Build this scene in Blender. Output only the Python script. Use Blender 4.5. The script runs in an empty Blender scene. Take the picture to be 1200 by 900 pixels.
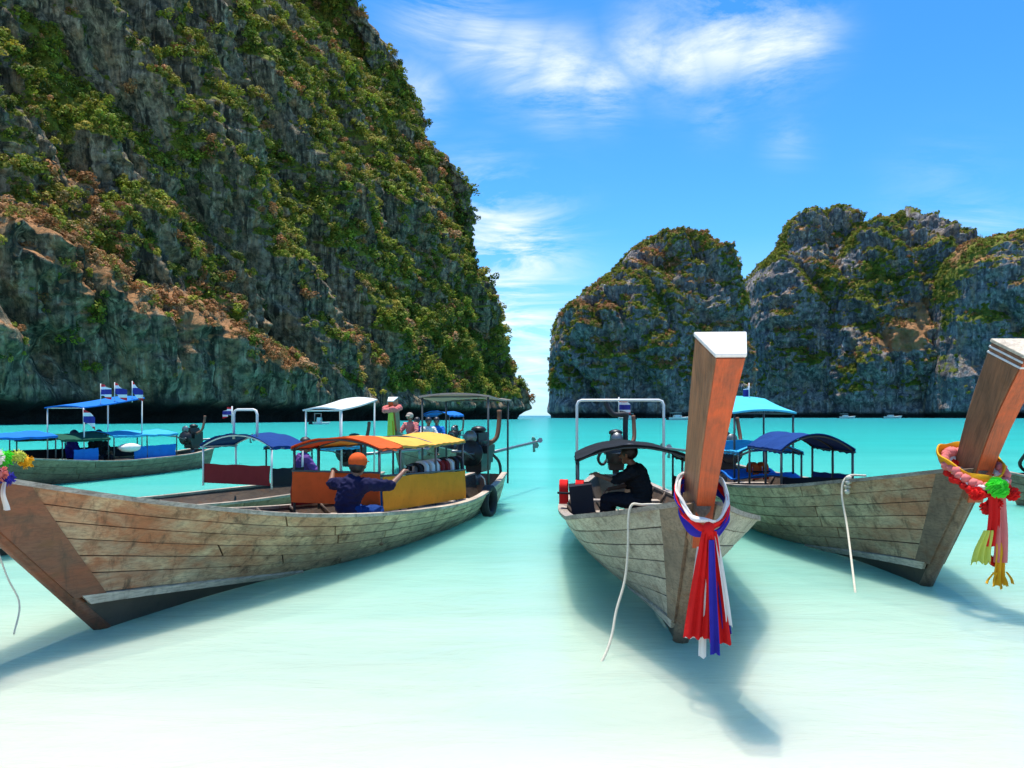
import bpy, math, random
import numpy as np
from mathutils import Vector, Matrix

random.seed(7)
RNG = np.random.default_rng(11)
scene = bpy.context.scene
COL = scene.collection

# ------------------------------------------------------------------ camera
F_PX, CAM_H, HORIZON = 900.0, 1.7, 487.0
cam_d = bpy.data.cameras.new("camera")
cam = bpy.data.objects.new("camera", cam_d)
COL.objects.link(cam)
cam.location = (0, 0, CAM_H)
cam.rotation_euler = (math.radians(90), 0, 0)
cam_d.sensor_width = 36.0
cam_d.lens = 36.0 * F_PX / 1200.0
cam_d.shift_y = (HORIZON - 450.0) / 1200.0
cam_d.clip_start = 0.05
cam_d.clip_end = 60000
scene.camera = cam

# ------------------------------------------------------------------ sun, sky, exposure
SUN_EL, SUN_AZ = math.radians(80.5), math.radians(-12)     # azimuth from +Y towards +X
sv = Vector((math.sin(SUN_AZ) * math.cos(SUN_EL), math.cos(SUN_AZ) * math.cos(SUN_EL), math.sin(SUN_EL)))
sun_d = bpy.data.lights.new("sun", 'SUN')
sun_d.energy = 3.5
sun_d.angle = math.radians(0.9)
sun_d.color = (1.0, 0.955, 0.88)
sun = bpy.data.objects.new("sun", sun_d)
sun.rotation_euler = sv.to_track_quat('Z', 'Y').to_euler()
sun.location = (0, 0, 80)
COL.objects.link(sun)

world = bpy.data.worlds.new("World")
scene.world = world
world.use_nodes = True
wn, wl = world.node_tree.nodes, world.node_tree.links
wn.clear()


def N(nt, t, **kw):
    n = nt.nodes.new(t)
    for k, v in kw.items():
        if k.startswith('i_'):
            n.inputs[k[2:]].default_value = v
        else:
            setattr(n, k, v)
    return n


def math_node(nt, op, a, b=None, clamp=False):
    n = nt.nodes.new('ShaderNodeMath')
    n.operation = op
    n.use_clamp = clamp
    for i, v in enumerate((a, b)):
        if v is None:
            continue
        if isinstance(v, (int, float)):
            n.inputs[i].default_value = v
        else:
            nt.links.new(v, n.inputs[i])
    return n.outputs[0]


def mix_col(nt, fac, a, b, blend='MIX'):
    n = nt.nodes.new('ShaderNodeMix')
    n.data_type = 'RGBA'
    n.blend_type = blend
    for s, v in ((0, fac), (6, a), (7, b)):
        if isinstance(v, (int, float)):
            n.inputs[s].default_value = v
        elif isinstance(v, (tuple, list)):
            n.inputs[s].default_value = (*v[:3], 1)
        else:
            nt.links.new(v, n.inputs[s])
    return n.outputs[2]


def ramp(nt, src, stops):
    n = nt.nodes.new('ShaderNodeValToRGB')
    cr = n.color_ramp
    while len(cr.elements) < len(stops):
        cr.elements.new(0.5)
    for e, (p, c) in zip(cr.elements, stops):
        e.position = p
        e.color = (c, c, c, 1) if isinstance(c, (int, float)) else (*c[:3], 1)
    nt.links.new(src, n.inputs[0])
    return n.outputs[0]


def noise_tex(nt, vec, scale, detail=4, rough=0.55, dist=0.0):
    n = N(nt, 'ShaderNodeTexNoise')
    n.inputs['Scale'].default_value = scale
    n.inputs['Detail'].default_value = detail
    n.inputs['Roughness'].default_value = rough
    n.inputs['Distortion'].default_value = dist
    if vec is not None:
        nt.links.new(vec, n.inputs['Vector'])
    return n.outputs['Fac']


def mapping(nt, vec, scale=(1, 1, 1), loc=(0, 0, 0), rot=(0, 0, 0)):
    n = N(nt, 'ShaderNodeMapping')
    n.inputs['Scale'].default_value = scale
    n.inputs['Location'].default_value = loc
    n.inputs['Rotation'].default_value = rot
    nt.links.new(vec, n.inputs['Vector'])
    return n.outputs[0]


wt = world.node_tree
sky = N(wt, 'ShaderNodeTexSky', sky_type='NISHITA', sun_disc=False)
sky.sun_elevation = SUN_EL
sky.sun_rotation = SUN_AZ
sky.altitude = 0
sky.air_density = 1.0
sky.dust_density = 0.4
sky.ozone_density = 2.5
hs = N(wt, 'ShaderNodeHueSaturation')
hs.inputs['Saturation'].default_value = 1.30
hs.inputs['Value'].default_value = 1.0
wl.new(sky.outputs[0], hs.inputs['Color'])
tc = N(wt, 'ShaderNodeTexCoord')
gen = tc.outputs['Generated']
sep = N(wt, 'ShaderNodeSeparateXYZ')
wl.new(gen, sep.inputs[0])
zz = math_node(wt, 'ADD', math_node(wt, 'MAXIMUM', sep.outputs[2], 0.0), 0.16)
comb = N(wt, 'ShaderNodeCombineXYZ')
wl.new(math_node(wt, 'DIVIDE', sep.outputs[0], zz), comb.inputs[0])
wl.new(math_node(wt, 'DIVIDE', sep.outputs[1], zz), comb.inputs[1])
cvec = mapping(wt, comb.outputs[0], scale=(0.9, 1.5, 1), rot=(0, 0, math.radians(-28)), loc=(3.1, 1.7, 0))
cn = noise_tex(wt, cvec, 2.1, 10, 0.66, 0.6)
# wispy cloud: broad banks (around the directions where the banks stand) broken up by the noise
bank = None
CLOUD_BANKS = ((515, 10, 0.05, 0.8), (560, 40, 0.045, 0.85), (605, 68, 0.045, 0.95), (655, 88, 0.045, 1.1), (705, 102, 0.035, 1.0), (755, 55, 0.04, 0.9), (800, 60, 0.045, 0.9),
               (850, 35, 0.05, 1.1), (900, 48, 0.05, 1.0), (940, 45, 0.035, 0.8), (780, 15, 0.05, 0.6), (600, 290, 0.065, 1.25), (590, 360, 0.075, 1.3), (560, 240, 0.05, 1.0),
               (615, 420, 0.07, 0.9), (480, 110, 0.04, 0.7), (925, 165, 0.025, 0.35), (1135, 285, 0.05, 0.45), (840, 130, 0.03, 0.3), (1100, 230, 0.05, 0.2))
for px, py, rad, amp in CLOUD_BANKS:
    d = Vector(((px - 600) / F_PX, 1, (HORIZON - py) / F_PX)).normalized()
    vm = N(wt, 'ShaderNodeVectorMath', operation='DISTANCE')
    wl.new(gen, vm.inputs[0])
    vm.inputs[1].default_value = d
    q = math_node(wt, 'DIVIDE', vm.outputs['Value'], rad)
    g = math_node(wt, 'MULTIPLY', math_node(wt, 'EXPONENT', math_node(wt, 'MULTIPLY', math_node(wt, 'MULTIPLY', q, q), -1.0)), amp)
    bank = g if bank is None else math_node(wt, 'MAXIMUM', bank, g)
far_bank = math_node(wt, 'MULTIPLY', ramp(wt, noise_tex(wt, comb.outputs[0], 0.45, 2), [(0.55, 0.0), (0.75, 0.5)]), ramp(wt, sep.outputs[1], [(0.3, 1.0), (0.55, 0.0)]))
bank = math_node(wt, 'MAXIMUM', bank, far_bank)
dens = math_node(wt, 'MULTIPLY', bank, math_node(wt, 'MULTIPLY', math_node(wt, 'SUBTRACT', cn, 0.42), 4.2, True))
dens = math_node(wt, 'MULTIPLY', dens, 0.95, True)
blue = mix_col(wt, 1.0, hs.outputs[0], (0.55, 0.93, 1.12), 'MULTIPLY')
haze_f = ramp(wt, sep.outputs[2], [(0.0, 0.75), (0.05, 0.45), (0.22, 0.0)])
blue = mix_col(wt, haze_f, blue, (2.9, 4.6, 6.2))
skyc = mix_col(wt, dens, blue, (5.2, 5.6, 5.9))
bg = N(wt, 'ShaderNodeBackground')
bg.inputs['Strength'].default_value = 0.105
wl.new(skyc, bg.inputs['Color'])
wo = N(wt, 'ShaderNodeOutputWorld')
wl.new(bg.outputs[0], wo.inputs['Surface'])

scene.view_settings.view_transform = 'Standard'
scene.view_settings.look = 'None'
scene.view_settings.exposure = 1.0
scene.view_settings.gamma = 1.0
scene.view_settings.use_curve_mapping = False
scene.render.engine = 'CYCLES'
scene.cycles.max_bounces = 8
scene.cycles.diffuse_bounces = 4
scene.cycles.glossy_bounces = 3
scene.cycles.transparent_max_bounces = 12


# ================================================================== helpers
def smoothstep(a, b, x):
    t = np.clip((x - a) / (b - a), 0, 1)
    return t * t * (3 - 2 * t)


_perm = np.random.default_rng(3).permutation(256).astype(np.int64)
_perm = np.concatenate([_perm, _perm])
_grad = np.random.default_rng(4).normal(size=(256, 3))
_grad /= np.linalg.norm(_grad, axis=1)[:, None]


def perlin(p):
    p = np.asarray(p, dtype=np.float64)
    i = np.floor(p).astype(np.int64)
    f = p - i
    i &= 255
    w = f * f * f * (f * (f * 6 - 15) + 10)
    out = 0
    for dx in (0, 1):
        wx = w[:, 0] if dx else 1 - w[:, 0]
        for dy in (0, 1):
            wy = w[:, 1] if dy else 1 - w[:, 1]
            for dz in (0, 1):
                wz = w[:, 2] if dz else 1 - w[:, 2]
                h = _perm[(_perm[(_perm[(i[:, 0] + dx) & 255] + i[:, 1] + dy) & 255] + i[:, 2] + dz) & 255]
                g = _grad[h]
                out = out + wx * wy * wz * (g[:, 0] * (f[:, 0] - dx) + g[:, 1] * (f[:, 1] - dy) + g[:, 2] * (f[:, 2] - dz))
    return out * 1.5


def fbm(p, octv=4, gain=0.5):
    a, s, out = 1.0, 1.0, 0
    for o in range(octv):
        out = out + a * perlin(p * s + 17.3 * o)
        a *= gain
        s *= 2.03
    return out


def pchip(pts):
    xs = np.array([p[0] for p in pts], float)
    ys = np.array([p[1] for p in pts], float)
    h = np.diff(xs)
    dl = np.diff(ys) / h
    m = np.zeros(len(xs))
    m[0], m[-1] = dl[0], dl[-1]
    for k in range(1, len(xs) - 1):
        if dl[k - 1] * dl[k] > 0:
            w1, w2 = 2 * h[k] + h[k - 1], h[k] + 2 * h[k - 1]
            m[k] = (w1 + w2) / (w1 / dl[k - 1] + w2 / dl[k])

    def f(x):
        x = np.clip(np.asarray(x, float), xs[0], xs[-1])
        k = np.clip(np.searchsorted(xs, x, side='right') - 1, 0, len(xs) - 2)
        t = (x - xs[k]) / h[k]
        return ((2 * t**3 - 3 * t**2 + 1) * ys[k] + (t**3 - 2 * t**2 + t) * h[k] * m[k]
                + (-2 * t**3 + 3 * t**2) * ys[k + 1] + (t**3 - t**2) * h[k] * m[k + 1])
    return f


class MB:
    """collects shapes into one mesh"""

    def __init__(self):
        self.v, self.f, self.s = [], [], []

    def add(self, vs, fs, smooth=True):
        o = len(self.v)
        self.v += [tuple(map(float, v)) for v in vs]
        self.f += [tuple(i + o for i in f) for f in fs]
        self.s += [smooth] * len(fs)
        return self

    def box(self, c, size, rot=None, taper=1.0):
        sx, sy, sz = [s / 2 for s in size]
        vs = []
        for z, k in ((-sz, 1.0), (sz, taper)):
            for x, y in ((-sx, -sy), (sx, -sy), (sx, sy), (-sx, sy)):
                v = Vector((x * k, y * k, z))
                if rot is not None:
                    v = rot @ v
                vs.append(v + Vector(c))
        return self.add(vs, [(3, 2, 1, 0), (4, 5, 6, 7), (0, 1, 5, 4), (1, 2, 6, 5), (2, 3, 7, 6), (3, 0, 4, 7)], False)

    def tube(self, path, r, n=8, closed=False, flat=1.0):
        P = [Vector(p) for p in path]
        m = len(P)
        rr = list(r) if hasattr(r, '__len__') else [r] * m
        vs, fs = [], []
        up = None
        for k in range(m):
            a = P[(k - 1) % m] if (k > 0 or closed) else P[0]
            b = P[(k + 1) % m] if (k < m - 1 or closed) else P[-1]
            t = (b - a)
            t = t.normalized() if t.length > 1e-9 else Vector((0, 0, 1))
            if up is None:
                up = Vector((0, 0, 1)) if abs(t.z) < 0.9 else Vector((1, 0, 0))
            u = (up - t * up.dot(t))
            u = u.normalized() if u.length > 1e-6 else t.orthogonal().normalized()
            up = u
            w = t.cross(u)
            for j in range(n):
                a_ = 2 * math.pi * j / n
                vs.append(P[k] + (u * math.cos(a_) * flat + w * math.sin(a_)) * rr[k])
        for k in range(m if closed else m - 1):
            k2 = (k + 1) % m
            for j in range(n):
                j2 = (j + 1) % n
                fs.append((k * n + j, k * n + j2, k2 * n + j2, k2 * n + j))
        if not closed:
            fs.append(tuple(range(n))[::-1])
            fs.append(tuple((m - 1) * n + j for j in range(n)))
        return self.add(vs, fs, True)

    def capsule(self, a, b, r1, r2, n=10, rings=3):
        a, b = Vector(a), Vector(b)
        t = (b - a)
        t = t.normalized() if t.length > 1e-6 else Vector((0, 0, 1))
        path, rad = [], []
        for k in range(rings + 1):
            an = math.pi / 2 * (1 - k / rings)
            path.append(a - t * r1 * math.sin(an)); rad.append(max(r1 * math.cos(an), 1e-4))
        for k in range(rings + 1):
            an = math.pi / 2 * k / rings
            path.append(b + t * r2 * math.sin(an)); rad.append(max(r2 * math.cos(an), 1e-4))
        return self.tube(path, rad, n)

    def ball(self, c, r, n=10, m=6, scale=(1, 1, 1), jitter=0.0):
        vs, fs = [], []
        for k in range(m + 1):
            ph = math.pi * k / m
            for j in range(n):
                th = 2 * math.pi * j / n
                q = 1 + (random.random() - .5) * jitter
                vs.append((c[0] + r * scale[0] * q * math.sin(ph) * math.cos(th), c[1] + r * scale[1] * q * math.sin(ph) * math.sin(th), c[2] + r * scale[2] * q * math.cos(ph)))
        for k in range(m):
            for j in range(n):
                j2 = (j + 1) % n
                fs.append((k * n + j, (k + 1) * n + j, (k + 1) * n + j2, k * n + j2))
        return self.add(vs, fs, True)

    def sheet(self, g, thick=0.01):
        """grid g[i][j] of points -> closed sheet of the given thickness"""
        g = np.asarray(g, float)
        ni, nj = g.shape[:2]
        du = np.gradient(g, axis=0)
        dv = np.gradient(g, axis=1)
        nn = np.cross(du, dv)
        nn /= np.maximum(np.linalg.norm(nn, axis=2), 1e-9)[..., None]
        top = (g + nn * thick / 2).reshape(-1, 3)
        bot = (g - nn * thick / 2).reshape(-1, 3)
        n = ni * nj
        fs = []
        ix = lambda i, j: i * nj + j
        for i in range(ni - 1):
            for j in range(nj - 1):
                fs.append((ix(i, j), ix(i + 1, j), ix(i + 1, j + 1), ix(i, j + 1)))
                fs.append((n + ix(i, j + 1), n + ix(i + 1, j + 1), n + ix(i + 1, j), n + ix(i, j)))
        self.add(np.concatenate([top, bot]), fs, True)
        # the rim has vertices of its own, so its edges stay crisp
        loop = [ix(i, 0) for i in range(ni)] + [ix(ni - 1, j) for j in range(1, nj)] + [ix(i, nj - 1) for i in range(ni - 2, -1, -1)] + [ix(0, j) for j in range(nj - 2, 0, -1)]
        m = len(loop)
        vs = np.concatenate([top[loop], bot[loop]])
        return self.add(vs, [(k, m + k, m + (k + 1) % m, (k + 1) % m) for k in range(m)], False)

    def build(self, name, mat, parent=None):
        me = bpy.data.meshes.new(name)
        me.from_pydata(self.v, [], self.f)
        me.polygons.foreach_set('use_smooth', self.s)
        me.materials.append(mat)
        me.update()
        return link(name, me, parent)


def link(name, me, parent=None):
    o = bpy.data.objects.new(name, me)
    COL.objects.link(o)
    if parent is not None:
        o.parent = parent
    return o


def tag(o, label=None, cat=None, group=None, kind=None):
    for k, v in (('label', label), ('category', cat), ('group', group), ('kind', kind)):
        if v:
            o[k] = v
    return o


def thing(name, label, cat, loc=(0, 0, 0), rotz=0.0, group=None):
    o = bpy.data.objects.new(name, None)
    o.empty_display_size = 0.2
    COL.objects.link(o)
    o.location = loc
    o.rotation_euler = (0, 0, rotz)
    return tag(o, label, cat, group)


def world_of(root, p):
    """a point in a thing's own axes -> the place"""
    c, s = math.cos(root.rotation_euler.z), math.sin(root.rotation_euler.z)
    l = root.location
    return Vector((l.x + c * p[0] - s * p[1], l.y + s * p[0] + c * p[1], l.z + p[2]))


def np_mesh(name, verts, quads, mat, attrs=None, smooth=True):
    me = bpy.data.meshes.new(name)
    nv, nq = len(verts), len(quads)
    me.vertices.add(nv)
    me.vertices.foreach_set('co', np.asarray(verts, np.float32).ravel())
    me.loops.add(nq * 4)
    me.loops.foreach_set('vertex_index', np.asarray(quads, np.int32).ravel())
    me.polygons.add(nq)
    me.polygons.foreach_set('loop_start', np.arange(nq, dtype=np.int32) * 4)
    me.polygons.foreach_set('loop_total', np.full(nq, 4, np.int32))
    me.polygons.foreach_set('use_smooth', np.full(nq, smooth))
    for k, a in (attrs or {}).items():
        if a.ndim == 1:
            at = me.attributes.new(k, 'FLOAT', 'POINT')
            at.data.foreach_set('value', a.astype(np.float32))
        else:
            at = me.attributes.new(k, 'FLOAT_COLOR', 'POINT')
            c4 = np.ones((len(a), 4), np.float32)
            c4[:, :3] = a
            at.data.foreach_set('color', c4.ravel())
    me.materials.append(mat)
    me.update()
    me.validate()
    return me


def catmull(pts, n=8):
    P = [Vector(p) for p in pts]
    P = [P[0] * 2 - P[1]] + P + [P[-1] * 2 - P[-2]]
    out = []
    for k in range(1, len(P) - 2):
        for j in range(n):
            t = j / n
            a, b, c, d = P[k - 1:k + 3]
            out.append(0.5 * ((2 * b) + (c - a) * t + (2 * a - 5 * b + 4 * c - d) * t * t + (3 * b - a - 3 * c + d) * t**3))
    out.append(P[-2])
    return out


# ================================================================== materials
def new_mat(name):
    m = bpy.data.materials.new(name)
    m.use_nodes = True
    nt = m.node_tree
    nt.nodes.clear()
    out = N(nt, 'ShaderNodeOutputMaterial')
    b = N(nt, 'ShaderNodeBsdfPrincipled')
    nt.links.new(b.outputs[0], out.inputs['Surface'])
    return m, nt, b, out


def bump(nt, b, h, dist=0.01, strength=0.6):
    bp = N(nt, 'ShaderNodeBump')
    bp.inputs['Distance'].default_value = dist
    bp.inputs['Strength'].default_value = strength
    nt.links.new(h, bp.inputs['Height'])
    nt.links.new(bp.outputs[0], b.inputs['Normal'])


def simple(name, col, rough=0.6, var=0.18, scale=6.0, metal=0.0, bmp=0.0, translucent=0.0, spec=0.5):
    m, nt, b, out = new_mat(name)
    t = N(nt, 'ShaderNodeTexCoord').outputs['Object']
    f = noise_tex(nt, t, scale, 6, 0.6)
    dark = tuple(c * (1 - var) for c in col)
    lite = tuple(min(1, c * (1 + var)) for c in col)
    c = mix_col(nt, f, dark, lite)
    spots = ramp(nt, noise_tex(nt, t, scale * 3.1, 4), [(0.58, 0.0), (0.74, 1.0)])
    c = mix_col(nt, math_node(nt, 'MULTIPLY', spots, var * 1.3), c, tuple(x * 0.45 for x in col))
    nt.links.new(c, b.inputs['Base Color'])
    b.inputs['Roughness'].default_value = rough
    b.inputs['Metallic'].default_value = metal
    b.inputs['Specular IOR Level'].default_value = spec
    if bmp:
        bump(nt, b, f, bmp)
    if translucent:
        tr = N(nt, 'ShaderNodeBsdfTranslucent')
        nt.links.new(c, tr.inputs['Color'])
        mx = N(nt, 'ShaderNodeMixShader')
        mx.inputs[0].default_value = translucent
        nt.links.new(b.outputs[0], mx.inputs[1])
        nt.links.new(tr.outputs[0], mx.inputs[2])
        nt.links.new(mx.outputs[0], out.inputs['Surface'])
    return m


def wood(name, grey, tan, red, red_from=None, red_to=None, red_max=0.75, rough=0.62, stain=0.75, upright=False):
    """weathered boat timber; what is left of the old red oil gathers towards the bow (boat axis x)"""
    m, nt, b, out = new_mat(name)
    t = N(nt, 'ShaderNodeTexCoord').outputs['Object']
    rnd = N(nt, 'ShaderNodeObjectInfo').outputs['Random']
    cx = N(nt, 'ShaderNodeCombineXYZ')
    for k in range(3):
        nt.links.new(math_node(nt, 'MULTIPLY', rnd, 7.0 + 5 * k), cx.inputs[k])
    va = N(nt, 'ShaderNodeVectorMath', operation='ADD')
    nt.links.new(t, va.inputs[0])
    nt.links.new(cx.outputs[0], va.inputs[1])
    tv = va.outputs[0]
    grain = noise_tex(nt, mapping(nt, mapping(nt, tv, rot=(0, math.radians(64), 0)) if upright else tv, (1.6, 22, 22)), 3.0, 8, 0.65, 0.3)
    big = noise_tex(nt, mapping(nt, mapping(nt, tv, rot=(0, math.radians(64), 0)) if upright else tv, (0.9, 9.0, 9.0) if upright else (0.9, 2.0, 2.0)), 1.6, 6, 0.62, 0.4)
    c = mix_col(nt, ramp(nt, big, [(0.36, 0.0), (0.66, 1.0)]), grey, tan)
    c = mix_col(nt, ramp(nt, grain, [(0.38, 0.55), (0.54, 0.0)]), c, tuple(x * 0.42 for x in grey))
    c = mix_col(nt, 1.0, c, mix_col(nt, rnd, (0.84, 0.82, 0.79), (1.20, 1.16, 1.10)), 'MULTIPLY')
    if red_from is not None:
        sx = N(nt, 'ShaderNodeSeparateXYZ')
        nt.links.new(t, sx.inputs[0])
        zone = N(nt, 'ShaderNodeMapRange', clamp=True)
        zone.inputs['From Min'].default_value = red_from
        zone.inputs['From Max'].default_value = red_to
        nt.links.new(math_node(nt, 'ADD', sx.outputs[0], math_node(nt, 'MULTIPLY', sx.outputs[2], 0.8)), zone.inputs['Value'])
        patch = ramp(nt, noise_tex(nt, mapping(nt, t, (1.0, 2, 2.6)), 1.5, 7, 0.65, 0.6), [(0.33, 0.0), (0.62, 1.0)])
        f = math_node(nt, 'MULTIPLY', zone.outputs[0], math_node(nt, 'MULTIPLY', patch, red_max))
        c = mix_col(nt, f, c, mix_col(nt, grain, tuple(x * 0.55 for x in red), tuple(min(1, x * 1.25) for x in red)))
    # rust and tar stains that run down the side
    drip = noise_tex(nt, mapping(nt, t, (7.5, 7.5, 1.7)), 1.0, 7, 0.72, 0.35)
    c = mix_col(nt, math_node(nt, 'MULTIPLY', ramp(nt, drip, [(0.52, 0.0), (0.68, 1.0)]), stain), c, (0.055, 0.033, 0.018))
    blot = noise_tex(nt, mapping(nt, t, (2.2, 2.2, 4.0), loc=(3, 1, 2)), 1.7, 6, 0.7, 0.2)
    c = mix_col(nt, math_node(nt, 'MULTIPLY', ramp(nt, blot, [(0.54, 0.0), (0.68, 1.0)]), stain * 0.8), c, (0.16, 0.062, 0.018))
    nt.links.new(c, b.inputs['Base Color'])
    b.inputs['Roughness'].default_value = rough
    bump(nt, b, grain, 0.006, 0.5)
    return m


M = {}
M['plank_a'] = wood('weathered_plank_red_bow', (0.35, 0.285, 0.19), (0.74, 0.57, 0.345), (0.42, 0.125, 0.042), 5.6, 9.0, 0.9, stain=0.85)
M['plank_b'] = wood('weathered_plank_grey', (0.31, 0.27, 0.215), (0.56, 0.48, 0.37), (0.2, 0.08, 0.04), None, None)
M['plank_c'] = wood('weathered_plank_tan', (0.34, 0.285, 0.19), (0.66, 0.53, 0.335), (0.40, 0.13, 0.05), 6.0, 9.3, 0.8, stain=0.85)
M['plank_far'] = wood('weathered_plank_brown', (0.21, 0.12, 0.075), (0.38, 0.24, 0.15), (0.260, 0.104, 0.052), None, None)
M['stem_a'] = wood('stem_timber_red', (0.12, 0.062, 0.036), (0.22, 0.105, 0.058), (0.36, 0.085, 0.026), 7.0, 9.8, 0.65, 0.45, stain=0.9)
M['stem_b'] = wood('stem_timber_brown', (0.15, 0.10, 0.068), (0.29, 0.20, 0.13), (0.2, 0.06, 0.03), None, None)
M['post'] = wood('oiled_post_timber', (0.299, 0.069, 0.025), (0.529, 0.098, 0.025), (0.667, 0.098, 0.017), 0.0, 3.0, 0.9, 0.38, 0.35, upright=True)
M['post_side'] = wood('oiled_post_timber_side', (0.225, 0.112, 0.060), (0.360, 0.158, 0.075), (0.450, 0.150, 0.060), None, None, rough=0.45, stain=0.4, upright=True)
M['trim'] = wood('pale_trim_wood', (0.52, 0.44, 0.33), (0.74, 0.66, 0.52), (0.3, 0.1, 0.04), None, None, stain=0.4)
M['rail'] = wood('gunwale_wood', (0.325, 0.269, 0.213), (0.575, 0.475, 0.375), (0.375, 0.125, 0.050), None, None, stain=0.6)
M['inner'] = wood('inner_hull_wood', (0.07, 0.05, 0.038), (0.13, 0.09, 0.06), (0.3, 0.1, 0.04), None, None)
M['bottom'] = simple('dark_bottom_paint', (0.060, 0.046, 0.030), 0.5, 0.5, 5, bmp=0.005)
M['white_paint'] = simple('chipped_white_paint', (0.70, 0.68, 0.64), 0.6, 0.30, 16, bmp=0.004)
M['pipe_white'] = simple('white_pipe_paint', (0.68, 0.68, 0.65), 0.4, 0.12, 10)
M['pipe_dark'] = simple('dark_pipe', (0.045, 0.06, 0.06), 0.45, 0.3, 10)
M['engine'] = simple('oily_engine_iron', (0.022, 0.022, 0.022), 0.42, 0.5, 12, metal=0.3)
M['steel'] = simple('grey_steel', (0.2, 0.21, 0.21), 0.4, 0.3, 12, metal=0.7)
M['rust'] = simple('rusty_steel', (0.14, 0.06, 0.03), 0.7, 0.4, 12)
M['rubber'] = simple('black_rubber', (0.02, 0.02, 0.022), 0.75, 0.3, 18, bmp=0.004)
M['rope'] = simple('pale_rope', (0.62, 0.56, 0.43), 0.9, 0.3, 60, bmp=0.004)


def cloth(name, col, tr=0.3, var=0.22, rough=0.8):
    return simple(name, col, rough, var, 4.0, translucent=tr, bmp=0.03, spec=0.12)


for nm, c in dict(orange=(0.80, 0.12, 0.025), yellow=(0.86, 0.46, 0.085), yellow_panel=(0.82, 0.36, 0.03), navy=(0.008, 0.040, 0.17), blue=(0.02, 0.19, 0.62),
                  sky=(0.06, 0.44, 0.68), cyan=(0.10, 0.56, 0.72), green=(0.02, 0.10, 0.06), black=(0.012, 0.014, 0.016), grey_white=(0.70, 0.70, 0.68),
                  beige=(0.50, 0.40, 0.33), red=(0.78, 0.02, 0.018), white=(0.82, 0.78, 0.72), royal=(0.045, 0.035, 0.36), maroon=(0.30, 0.03, 0.03),
                  pink=(0.78, 0.22, 0.20), lime=(0.10, 0.78, 0.06), gold=(0.82, 0.42, 0.02), paleyellow=(0.66, 0.68, 0.12), purple=(0.17, 0.08, 0.30),
                  denim=(0.012, 0.012, 0.045), charcoal=(0.02, 0.02, 0.024)).items():
    M['c_' + nm] = cloth('cloth_' + nm, c, 0.0 if nm in ('black', 'charcoal', 'denim', 'navy') else 0.22)
M['skin'] = simple('tanned_skin', (0.22, 0.10, 0.055), 0.5, 0.1, 20)
M['hair'] = simple('black_hair', (0.01, 0.009, 0.009), 0.5, 0.3, 60, bmp=0.003)


def flag_mat():
    m, nt, b, out = new_mat('tricolour_flag')
    t = N(nt, 'ShaderNodeTexCoord').outputs['Generated']
    sp = N(nt, 'ShaderNodeSeparateXYZ')
    nt.links.new(t, sp.inputs[0])
    R_, W_, B_ = (0.62, 0.02, 0.03), (0.8, 0.8, 0.8), (0.03, 0.03, 0.25)
    n = N(nt, 'ShaderNodeValToRGB')
    n.color_ramp.interpolation = 'CONSTANT'
    stops = [(0, R_), (1 / 6, W_), (2 / 6, B_), (4 / 6, W_), (5 / 6, R_)]
    while len(n.color_ramp.elements) < 5:
        n.color_ramp.elements.new(0.5)
    for e, (p, c) in zip(n.color_ramp.elements, stops):
        e.position = p
        e.color = (*c, 1)
    nt.links.new(sp.outputs[2], n.inputs[0])
    nt.links.new(n.outputs[0], b.inputs['Base Color'])
    b.inputs['Roughness'].default_value = 0.85
    return m


M['flag'] = flag_mat()


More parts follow.
